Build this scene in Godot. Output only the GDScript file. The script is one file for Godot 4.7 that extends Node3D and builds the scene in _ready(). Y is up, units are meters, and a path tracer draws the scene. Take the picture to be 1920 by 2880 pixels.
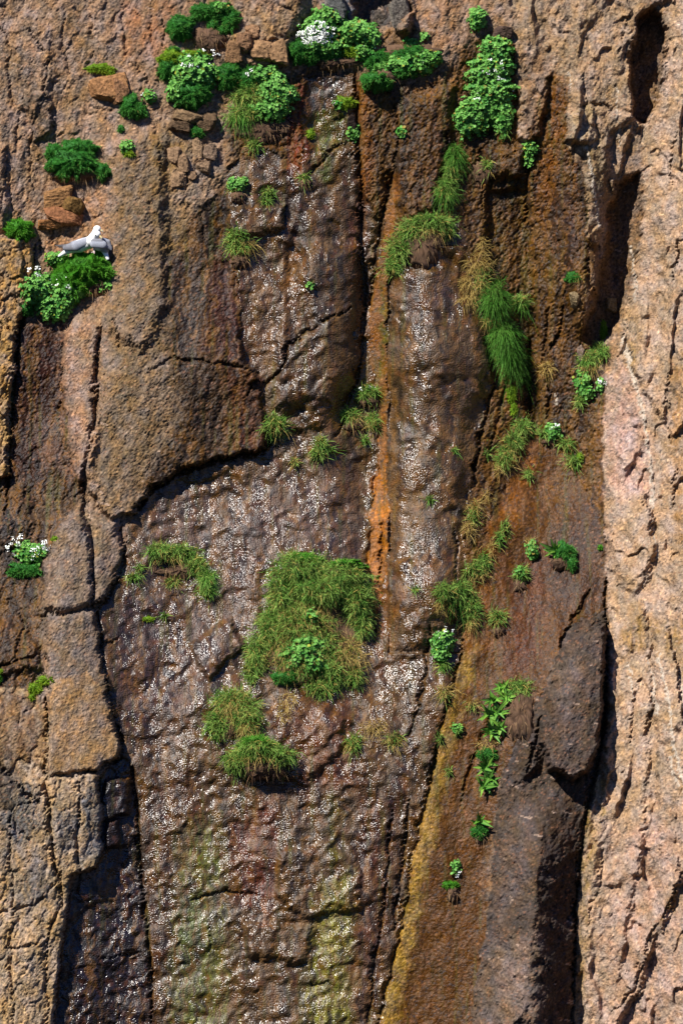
extends Node3D
# A sea cliff with seepage, cushion plants and two nesting seabirds.
# Plans of the cliff face are drawn in units of D metres, x to the right and y downward from the
# face's upper left corner; (784, 1176) is the middle of the face, at the origin of the scene.
const D := 6.0 / 1568.0

# ---------------------------------------------------------------- rock: data
# kinds of rock surface: name, ground colour, amplitudes in cm of lumps, grain, blocks, vertical gouges, scallops; wetness material
const KINDS := [
	["dry_rock_face", "9f7e60", 1.2, 0.6, 0.7, 0.9, 0.2, "dry"],
	["wet_rock_face", "62492c", 0.2, 0.10, 0.1, 0.25, 0.05, "wet"],
	["orange_runnel", "87541a", 0.4, 0.12, 0.0, 0.3, 0.1, "damp"],
	["rounded_pillar", "8d7253", 1.3, 1.0, 0.2, 0.6, 0.3, "dry"],
	["damp_block", "4d3a28", 1.4, 0.8, 0.2, 0.5, 0.4, "damp"],
	["pink_column", "a98468", 0.9, 0.9, 0.2, 0.5, 0.2, "dry"],
	["tan_column", "ae864f", 0.5, 0.5, 2.2, 0.8, 0.2, "dry"],
	["dark_wet_strip", "3f2619", 1.2, 0.8, 0.5, 0.5, 0.6, "damp"],
	["dark_wet_slab", "2b2224", 0.4, 0.07, 0.5, 0.4, 0.1, "wet"],
	["brown_slab", "5f3b11", 0.7, 0.25, 0.0, 0.3, 0.15, "damp"],
	["dark_rib", "544539", 2.4, 0.9, 0.1, 0.4, 0.3, "dry"],
	["hanging_boulder", "5b4a3e", 1.6, 0.9, 0.1, 0.2, 0.3, "dry"],
	["pale_buttress", "ba9877", 1.8, 0.4, 0.2, 0.9, 0.2, "dry"],
	["upper_right_face", "aa8a68", 1.6, 0.5, 0.4, 1.2, 0.2, "dry"],
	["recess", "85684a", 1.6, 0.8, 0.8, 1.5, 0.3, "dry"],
	["lower_pillar", "917963", 0.8, 0.8, 0.2, 0.4, 0.2, "dry"],
	["tan_block", "b08a60", 0.5, 0.35, 0.3, 0.5, 0.2, "dry"],
	["jointed_columns", "b6966e", 0.6, 0.5, 1.2, 1.0, 0.2, "dry"],
	["brown_rock", "543f2b", 1.6, 0.9, 0.9, 0.8, 0.6, "damp"],
	["upper_brown_ribs", "654519", 1.6, 0.8, 0.3, 1.6, 0.8, "damp"],
]
# which kind lies where, later ones over earlier ones
const AREAS := [
	["brown_rock", [-40, 1095, 130, 1085, 200, 1110, 150, 1190, 105, 1290, 100, 1560, 60, 1610, -40, 1590]],
	["upper_brown_ribs", [655, 165, 705, 150, 830, 160, 905, 195, 1035, 150, 1075, 90, 1140, 60, 1185, 90, 1195, 300, 1260, 150, 1310, 200, 1300, 320, 1345, 400, 1380, 560, 1345, 700, 1390, 900, 1385, 1100, 1392, 1400, 1290, 1480, 1160, 1750, 1000, 1700, 900, 600, 690, 560, 640, 420, 540, 400, 520, 290]],
	["wet_rock_face", [520, 380, 600, 330, 690, 380, 700, 170, 815, 160, 825, 420, 900, 560, 1060, 500, 1110, 740, 1130, 880, 1095, 1000, 1080, 1130, 1065, 1230, 1070, 1440, 1035, 1560, 1000, 1700, 955, 1950, 925, 2110, 865, 2420, 345, 2420, 352, 2200, 330, 2050, 318, 1900, 310, 1760, 285, 1720, 252, 1600, 236, 1500, 226, 1400, 284, 1300, 292, 1240, 300, 1180, 345, 1127, 400, 1087, 480, 1061, 606, 1037, 590, 900, 560, 835, 520, 650]],
	["brown_slab", [1222, 990, 1300, 1030, 1380, 1200, 1390, 1380, 1300, 1470, 1255, 1560, 1180, 1700, 1140, 1800, 1125, 1900, 1112, 2130, 1080, 2300, 1075, 2420, 860, 2420, 900, 2210, 950, 1950, 985, 1800, 1000, 1700, 1045, 1540, 1085, 1400, 1090, 1280, 1150, 1150]],
	["orange_runnel", [905, 390, 926, 390, 908, 480, 902, 560, 893, 640, 888, 760, 890, 860, 890, 1000, 890, 1150, 893, 1230, 880, 1330, 870, 1400, 862, 1495, 855, 1400, 845, 1290, 850, 1180, 870, 1060, 868, 960, 860, 860, 845, 800, 850, 700, 870, 600, 885, 500]],
	["rounded_pillar", [250, 400, 290, 320, 380, 300, 470, 320, 515, 400, 440, 500, 400, 620, 400, 830, 420, 950, 345, 1100, 300, 1182, 255, 1192, 205, 1130, 200, 1050, 225, 940, 232, 740, 255, 620]],
	["damp_block", [430, 500, 520, 420, 545, 640, 560, 830, 600, 880, 612, 1034, 540, 1047, 480, 1060, 400, 1086, 345, 1126, 335, 1110, 410, 960, 395, 830, 385, 620]],
	["tan_column", [-40, 540, 55, 548, 76, 580, 74, 700, 45, 720, 35, 790, 26, 950, 20, 1090, -40, 1110]],
	["dark_wet_strip", [40, 735, 140, 735, 142, 850, 152, 950, 162, 1060, 182, 1108, 100, 1120, 20, 1100, 26, 950, 36, 790]],
	["pink_column", [172, 735, 229, 738, 222, 900, 220, 1000, 205, 1060, 195, 1102, 180, 1106, 161, 1060, 151, 950, 141, 850, 141, 770]],
	["dark_wet_slab", [235, 1775, 282, 1735, 312, 1760, 320, 1900, 332, 2050, 352, 2200, 346, 2420, 120, 2420, 140, 2250, 165, 2050, 222, 1985, 240, 1945]],
	["lower_pillar", [100, 1407, 105, 1290, 150, 1190, 185, 1178, 262, 1200, 283, 1245, 284, 1295, 245, 1370, 224, 1400, 236, 1500, 252, 1600, 120, 1610, 108, 1480]],
	["tan_block", [128, 1560, 205, 1540, 245, 1588, 270, 1650, 279, 1700, 277, 1735, 215, 1767, 117, 1775, 120, 1640]],
	["jointed_columns", [-40, 1580, 60, 1575, 122, 1640, 117, 1770, 236, 1776, 240, 1945, 222, 1985, 168, 2000, 160, 2080, 148, 2170, 140, 2260, 118, 2420, -40, 2420]],
	["dark_rib", [1300, 1440, 1255, 1560, 1215, 1640, 1180, 1700, 1150, 1770, 1132, 1850, 1126, 2000, 1111, 2130, 1080, 2300, 1072, 2420, 1314, 2420, 1314, 2200, 1326, 2050, 1345, 1900, 1368, 1790, 1390, 1650, 1392, 1400]],
	["hanging_boulder", [1335, 1420, 1290, 1510, 1255, 1600, 1236, 1700, 1258, 1764, 1308, 1786, 1340, 1770, 1370, 1700, 1385, 1560, 1388, 1430]],
	["pale_buttress", [1474, 280, 1510, 240, 1535, 100, 1530, -400, 2100, -400, 2100, 2800, 1300, 2800, 1312, 2200, 1322, 2050, 1344, 1900, 1366, 1795, 1392, 1640, 1396, 1400, 1388, 1200, 1385, 1060, 1393, 900, 1424, 790, 1445, 700, 1462, 600, 1482, 480]],
	["upper_right_face", [1150, -400, 1500, -400, 1468, 30, 1466, 85, 1452, 110, 1455, 180, 1458, 250, 1470, 280, 1440, 360, 1400, 480, 1385, 560, 1352, 540, 1345, 400, 1298, 320, 1305, 240, 1315, 190, 1262, 150, 1230, 250, 1205, 330, 1190, 300, 1195, 200, 1180, 80]],
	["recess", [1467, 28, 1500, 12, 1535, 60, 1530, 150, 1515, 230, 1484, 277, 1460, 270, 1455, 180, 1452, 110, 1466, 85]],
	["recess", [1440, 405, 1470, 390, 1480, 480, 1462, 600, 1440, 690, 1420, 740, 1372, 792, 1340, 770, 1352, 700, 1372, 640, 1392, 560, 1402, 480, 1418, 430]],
]
# depth of the face in cm, towards the sea, at these columns and rows
const COLS := [-400, 0, 150, 300, 450, 600, 750, 850, 980, 1110, 1230, 1330, 1430, 1568, 1970]
const ROWS := [0, 300, 600, 900, 1200, 1700, 2352]
const DEPTH := [
	[18, 10, 8, 5, 2, 0, -8, -12, -5, -5, 0, 5, 8, 34, 100],
	[20, 12, 6, 14, 8, 0, -12, -14, -10, -18, -12, 6, 4, 42, 110],
	[22, 15, 2, 22, 16, 6, -4, -18, -2, -16, -26, -10, -18, 46, 115],
	[24, 18, 16, 28, 24, 14, 4, -18, 6, -14, -30, -24, 0, 52, 120],
	[26, 22, 30, 14, 4, 4, 2, -14, 4, -10, -22, -18, 4, 54, 120],
	[32, 30, 30, 4, 0, 0, -2, -6, -8, -14, 2, 8, 6, 58, 125],
	[32, 30, 20, 2, 0, 0, 0, -4, -10, 2, 22, 4, 22, 66, 130],
]
const LEAN := [[-500, -95], [0, -70], [400, -60], [800, -45], [1000, -36], [1200, -10], [1700, 56], [2352, 84], [2900, 110]]
# raised or sunken pieces of rock: cm, width of the rounded edge, outline, (first and last height of a fade in, y)
const MASSES := [
	[11, 7, [200, 400, 330, 480, 420, 560, 520, 640, 560, 830, 600, 880, 612, 1032, 540, 1046, 480, 1060, 400, 1086, 345, 1126, 300, 1180, 255, 1190, 205, 1130, 200, 1060, 225, 960, 235, 760], 560, 900],
	[9, 16, [250, 330, 330, 300, 375, 320, 380, 700, 330, 800, 250, 760, 245, 620, 248, 450]],
	[12, 16, [174, 735, 229, 738, 222, 900, 220, 1000, 205, 1060, 195, 1102, 180, 1106, 161, 1060, 151, 950, 141, 850, 141, 770]],
	[11, 6, [-40, 540, 55, 548, 76, 580, 74, 690, 42, 720, 35, 790, 26, 950, 20, 1090, -40, 1110]],
	[12, 14, [100, 1405, 105, 1290, 150, 1190, 185, 1180, 213, 1230, 217, 1380, 208, 1394]],
	[10, 12, [221, 1205, 262, 1200, 282, 1245, 284, 1295, 245, 1368, 222, 1385]],
	[12, 6, [108, 1412, 222, 1402, 236, 1500, 255, 1600, 281, 1690, 278, 1735, 215, 1765, 115, 1775, 120, 1600]],
	[14, 6, [-40, 1785, 112, 1780, 118, 1776, 235, 1772, 240, 1945, 222, 1985, 175, 2000, 160, 2080, 150, 2160, 140, 2260, 118, 2420, -40, 2420]],
	[6, 10, [520, 300, 655, 340, 660, 560, 660, 790, 640, 850, 610, 880, 575, 880, 540, 830, 520, 600]],
	[7, 18, [690, 330, 820, 330, 835, 560, 825, 700, 800, 740, 830, 830, 790, 900, 740, 975, 700, 995, 622, 995, 612, 890, 660, 800, 720, 750, 690, 600]],
	[8, 22, [690, 560, 815, 560, 822, 830, 740, 920, 640, 930, 640, 800]],
	[10, 26, [910, 620, 1000, 605, 1060, 640, 1108, 740, 1118, 860, 1075, 960, 1060, 1080, 1055, 1200, 1040, 1340, 1000, 1450, 960, 1490, 905, 1490, 900, 1300, 903, 1000, 906, 800]],
	[8, 16, [900, 240, 1040, 190, 1035, 330, 1000, 480, 930, 500, 908, 400]],
	[6, 14, [826, 170, 905, 215, 895, 330, 875, 480, 845, 560, 826, 330]],
	[6, 14, [640, 190, 700, 180, 708, 330, 690, 480, 664, 560, 655, 330]],
	[12, 22, [592, -40, 702, -40, 700, 30, 662, 74, 622, 84, 597, 66]],
	[6, 10, [520, 70, 600, 70, 665, 85, 655, 140, 600, 148, 540, 140]],
	[34, 9, [1335, 1425, 1290, 1515, 1255, 1605, 1238, 1700, 1258, 1762, 1308, 1783, 1340, 1768, 1370, 1700, 1383, 1560, 1385, 1430]],
	[40, 60, [1180, 1730, 1300, 1750, 1345, 1780, 1332, 1950, 1314, 2080, 1308, 2420, 1075, 2420, 1090, 2280, 1116, 2130, 1130, 2000, 1140, 1850], 1790, 1990],
	[7, 10, [1105, 2140, 1150, 2100, 1200, 2082, 1250, 2100, 1306, 2130, 1306, 2420, 1072, 2420]],
	[10, 12, [1215, 1660, 1240, 1620, 1250, 1640, 1225, 1760, 1190, 1790]],
	[8, 8, [1322, -400, 1560, -400, 1545, -5, 1500, 10, 1470, 26, 1463, 85, 1450, 110, 1452, 200, 1460, 268, 1402, 300, 1396, 400, 1390, 470, 1380, 560, 1352, 560, 1345, 330, 1300, 320, 1308, 250, 1325, 160]],
	[6, 6, [1302, 255, 1365, 238, 1372, 312, 1345, 324, 1300, 320]],
	[5, 5, [1368, 240, 1410, 246, 1460, 268, 1440, 350, 1410, 440, 1380, 330]],
	[-34, 7, [1469, 30, 1500, 12, 1536, 60, 1531, 150, 1516, 232, 1484, 275, 1460, 268, 1453, 180, 1450, 110, 1464, 85]],
	[-22, 9, [1440, 405, 1468, 392, 1480, 480, 1464, 600, 1442, 690, 1420, 745, 1372, 792, 1342, 770, 1370, 690, 1395, 570, 1404, 480, 1420, 430]],
	[18, 9, [1300, 470, 1345, 470, 1380, 590, 1372, 650, 1340, 770, 1325, 740, 1310, 640], 450, 700],
	[4, 6, [1432, 775, 1455, 870, 1480, 960, 1495, 1080, 1500, 1300, 1440, 1340, 1400, 1310, 1384, 1100, 1392, 900]],
	[9, 10, [1400, 1130, 1480, 1130, 1500, 1250, 1480, 1330, 1450, 1366, 1422, 1342, 1405, 1250]],
	[9, 5, [1498, 1436, 1528, 1438, 1545, 1540, 1570, 1700, 1600, 2000, 1600, 2420, 1500, 2420, 1505, 1900, 1495, 1560]],
	[9, 5, [1480, 480, 1640, 420, 1640, 900, 1540, 1000, 1460, 860, 1440, 760, 1465, 600]],
	[8, 8, [1400, 1440, 1480, 1400, 1490, 1600, 1470, 1900, 1420, 2200, 1390, 2420, 1330, 2420, 1345, 2000, 1380, 1800]],
	[14, 10, [1380, 2420, 1420, 2240, 1480, 2100, 1545, 1960, 1552, 2000, 1520, 2090, 1475, 2190, 1465, 2260, 1420, 2310, 1400, 2420]],
	[8, 14, [1555, 1180, 1620, 1100, 1620, 1500, 1562, 1420, 1540, 1300]],
	[5, 12, [20, 60, 60, 20, 110, 60, 120, 180, 80, 260, 40, 240]],
	[5, 5, [55, 205, 105, 205, 118, 250, 112, 300, 80, 318, 60, 270]],
	[8, 10, [-40, 330, 10, 335, 14, 480, 5, 520, -40, 520]],
	[3, 8, [390, 365, 420, 340, 440, 350, 470, 330, 500, 330, 515, 400, 480, 470, 440, 480, 395, 440]],
	[7, 8, [520, 475, 655, 468, 650, 520, 600, 535, 545, 540, 525, 520]],
	[9, 8, [1230, 170, 1262, 160, 1258, 230, 1240, 300, 1212, 320, 1196, 310, 1200, 200]],
	[-10, 12, [1118, 400, 1200, 400, 1222, 490, 1228, 640, 1240, 800, 1248, 990, 1222, 1000, 1205, 880, 1165, 740, 1125, 600]],
	[6, 8, [1110, 330, 1205, 340, 1200, 430, 1130, 430]],
	[8, 12, [-40, 1420, 60, 1440, 90, 1480, 95, 1530, 40, 1540, -40, 1560]],
	[6, 12, [20, 1130, 60, 1120, 75, 1200, 60, 1260, -20, 1240]],
	[9, 6, [250, 1790, 300, 1780, 300, 1860, 240, 1880, 240, 1830]],
	[7, 5, [250, 1885, 278, 1880, 275, 1930, 250, 1945]],
	[-26, 7, [806, -60, 946, -60, 946, 15, 905, 52, 862, 60, 818, 42]],
	[16, 8, [905, -60, 950, -60, 948, 40, 930, 74, 912, 60, 906, 10]],
	[6, 14, [560, 1640, 700, 1600, 800, 1650, 780, 1730, 700, 1790, 560, 1760]],
	[5, 10, [640, 1950, 760, 1930, 830, 2000, 820, 2080, 700, 2100, 640, 2050]],
	[5, 10, [560, 2110, 720, 2120, 700, 2200, 580, 2190]],
	[6, 8, [440, 1480, 530, 1420, 560, 1480, 480, 1560]],
]
# cracks and grooves: depth cm, half width, polyline
const CRACKS := [
	[9, 4, [805, 703, 780, 725, 740, 735, 700, 765, 660, 790, 655, 825, 640, 850, 620, 865, 610, 880, 580, 880, 568, 912]],
	[6, 3.2, [600, 862, 570, 850, 520, 835, 440, 828, 400, 820, 362, 840, 330, 848]],
	[14, 5, [640, 985, 606, 1034, 540, 1050, 480, 1064, 400, 1090, 345, 1132, 300, 1185]],
	[10, 6, [229, 740, 222, 800, 222, 930, 216, 1000, 202, 1050, 192, 1100, 198, 1180, 214, 1230, 218, 1330, 216, 1392]],
	[6, 4, [262, 735, 272, 770, 275, 800]],
	[10, 5, [276, 1200, 284, 1250, 285, 1295, 247, 1372, 222, 1392, 180, 1404, 100, 1411]],
	[8, 5, [228, 1402, 237, 1490, 245, 1560, 262, 1640, 283, 1690, 284, 1740]],
	[7, 3, [237, 1480, 255, 1475, 275, 1468]],
	[10, 5, [312, 1755, 318, 1850, 326, 1970, 332, 2050, 345, 2150, 354, 2240, 350, 2352]],
	[9, 4, [284, 1740, 250, 1752, 215, 1768, 180, 1778, 112, 1776]],
	[12, 6, [112, 1600, 118, 1700, 112, 1790, 122, 1860, 128, 1930, 136, 1985, 146, 2000]],
	[9, 4, [190, 1790, 188, 1850, 186, 1920, 188, 1985, 184, 2040]],
	[8, 4, [148, 1990, 150, 2070, 120, 2130, 112, 2200, 120, 2300, 112, 2352]],
	[7, 3, [36, 1840, 34, 1960, 42, 2050, 36, 2160, 44, 2300, 40, 2352]],
	[9, 5, [0, 1740, 40, 1790, 100, 1840]],
	[6, 3, [50, 1838, 100, 1834]],
	[6, 3, [0, 2090, 40, 2080, 100, 2060, 150, 2000]],
	[6, 3, [20, 2170, 60, 2160, 120, 2155]],
	[11, 5, [76, 560, 74, 690, 40, 760, 32, 850, 24, 950, 20, 1080, 14, 1180]],
	[6, 4, [137, 742, 142, 830, 140, 920, 136, 940]],
	[8, 6, [832, 400, 834, 470, 830, 560, 838, 660, 832, 760, 822, 860, 800, 920, 775, 1000]],
	[11, 5, [815, 160, 822, 220, 820, 330, 828, 400, 830, 500]],
	[8, 5, [905, 230, 915, 300, 905, 390, 880, 480, 862, 600, 850, 700]],
	[9, 5, [1026, 290, 1030, 360, 1010, 440, 1000, 480]],
	[5, 3, [738, 330, 755, 345, 805, 315, 815, 285]],
	[7, 4, [715, 400, 728, 380, 760, 340, 795, 318]],
	[5, 3, [765, 268, 798, 258]],
	[8, 5, [1110, 340, 1106, 400, 1108, 480]],
	[9, 6, [1218, 340, 1214, 420, 1212, 500]],
	[11, 7, [1222, 780, 1214, 860, 1222, 960]],
	[7, 4, [1265, 700, 1258, 760, 1250, 830, 1266, 900, 1262, 960]],
	[8, 4, [1300, 700, 1288, 760, 1268, 800]],
	[7, 4, [1110, 985, 1096, 1050, 1090, 1080]],
	[9, 5, [1135, 880, 1115, 960, 1100, 1020, 1088, 1100]],
	[6, 3, [1170, 860, 1150, 950, 1120, 1060]],
	[6, 4, [1085, 1295, 1060, 1350, 1072, 1440]],
	[7, 4, [990, 1440, 978, 1540, 960, 1620, 935, 1690]],
	[9, 5, [1060, 1500, 1030, 1600, 1002, 1700, 985, 1800, 952, 1950, 925, 2110, 890, 2250, 865, 2352]],
	[7, 4, [900, 1860, 890, 1960, 880, 2080, 860, 2200, 845, 2352]],
	[8, 5, [940, 1830, 926, 1960, 910, 2060, 905, 2130]],
	[6, 3, [1130, 1620, 1100, 1700, 1070, 1790, 1050, 1850]],
	[9, 4, [1355, 1350, 1335, 1395, 1300, 1450, 1285, 1490]],
	[14, 5, [1392, 1330, 1388, 1400, 1390, 1500, 1384, 1640, 1366, 1760, 1342, 1850, 1330, 1950, 1314, 2080, 1312, 2200, 1308, 2352]],
	[10, 5, [1240, 1640, 1225, 1700, 1212, 1760]],
	[8, 4, [1350, 560, 1355, 640, 1370, 680]],
	[7, 3.5, [1310, 257, 1335, 242, 1350, 238, 1370, 234, 1395, 236, 1410, 246]],
	[5, 3, [1345, 160, 1342, 220, 1350, 235]],
	[6, 3.5, [1450, 20, 1440, 60, 1420, 120]],
	[8, 4, [1555, 1990, 1512, 2090, 1480, 2150, 1465, 2200, 1450, 2260, 1395, 2310]],
	[6, 4, [1425, 1760, 1435, 1800, 1428, 1840]],
	[6, 4, [1540, 1500, 1552, 1600, 1568, 1660]],
	[6, 4, [1460, 1560, 1448, 1640, 1440, 1700]],
	[7, 5, [1500, 1580, 1490, 1640, 1478, 1690]],
	[6, 4, [1380, 1940, 1372, 2020, 1352, 2070]],
	[7, 4, [1352, 2080, 1342, 2140]],
	[7, 5, [1555, 300, 1540, 380, 1545, 430]],
	[7, 5, [1560, 560, 1548, 640]],
	[7, 6, [1535, 850, 1528, 960, 1540, 1020]],
	[8, 6, [1555, 1080, 1545, 1170]],
	[5, 3, [0, 60, 20, 110, 18, 200, 40, 260, 36, 330]], [5, 2.5, [118, 282, 128, 330, 110, 345]], [4, 2, [200, 230, 240, 250, 262, 245]], [4, 2, [290, 130, 330, 170, 346, 200]], [4, 2, [60, 318, 110, 320, 150, 300]],
	[5, 3, [150, 470, 120, 520, 118, 560]], [4, 2, [180, 480, 220, 500, 240, 480]], [4, 2.5, [70, 300, 66, 380, 74, 440]], [4, 2, [20, 400, 24, 470, 40, 500]], [4, 2, [150, 20, 140, 90, 160, 160]], [4, 2, [205, 20, 210, 110, 196, 150]],
	[3, 2, [320, 300, 300, 330, 290, 320]], [4, 2.5, [60, 600, 58, 640, 66, 700]], [4, 2, [88, 545, 100, 590]], [4, 2, [0, 690, 40, 680, 60, 670]], [3, 2, [460, 480, 470, 520, 466, 560]], [4, 2, [355, 20, 380, 60, 376, 100]],
	[4, 2.5, [276, 0, 280, 60, 292, 130]],
	[4, 2.5, [345, 20, 347, 90]],
	[5, 3.5, [60, 60, 110, 130, 96, 200, 112, 240, 118, 280]],
	[5, 3, [0, 480, 12, 380, 10, 330]],
	[4, 2.5, [250, 166, 248, 200, 236, 225]],
	[3, 2.5, [362, 300, 366, 360, 370, 400]],
	[6, 4, [410, 360, 430, 400, 425, 430]],
	[6, 3, [656, 468, 652, 520]],
	[8, 4, [85, 545, 88, 580]],
	[5, 3, [640, 0, 705, 40, 700, 70]],
	[6, 4, [620, 86, 665, 80, 705, 40]],
	[6, 3, [580, 70, 582, 130]],
	[5, 3, [548, 86, 550, 138]],
	[5, 4, [45, 1400, 60, 1440, 44, 1500]],
	[6, 4, [0, 1530, 40, 1520, 98, 1500]],
	[5, 4, [60, 1110, 58, 1150, 50, 1180]],
	[5, 3, [1040, 1215, 1050, 1260, 1048, 1330]],
	[5, 3, [870, 1080, 858, 1130, 852, 1160]],
	[7, 4, [880, 1200, 872, 1290, 868, 1340]],
	[5, 3, [700, 2240, 720, 2260, 760, 2240]],
	[4, 3, [485, 2120, 487, 2190]],
	[5, 4, [440, 2060, 520, 2040, 600, 2050]],
	[5, 4, [250, 2190, 330, 2180]],
	[5, 4, [1470, 1150, 1500, 1190, 1480, 1230]],
]
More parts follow.
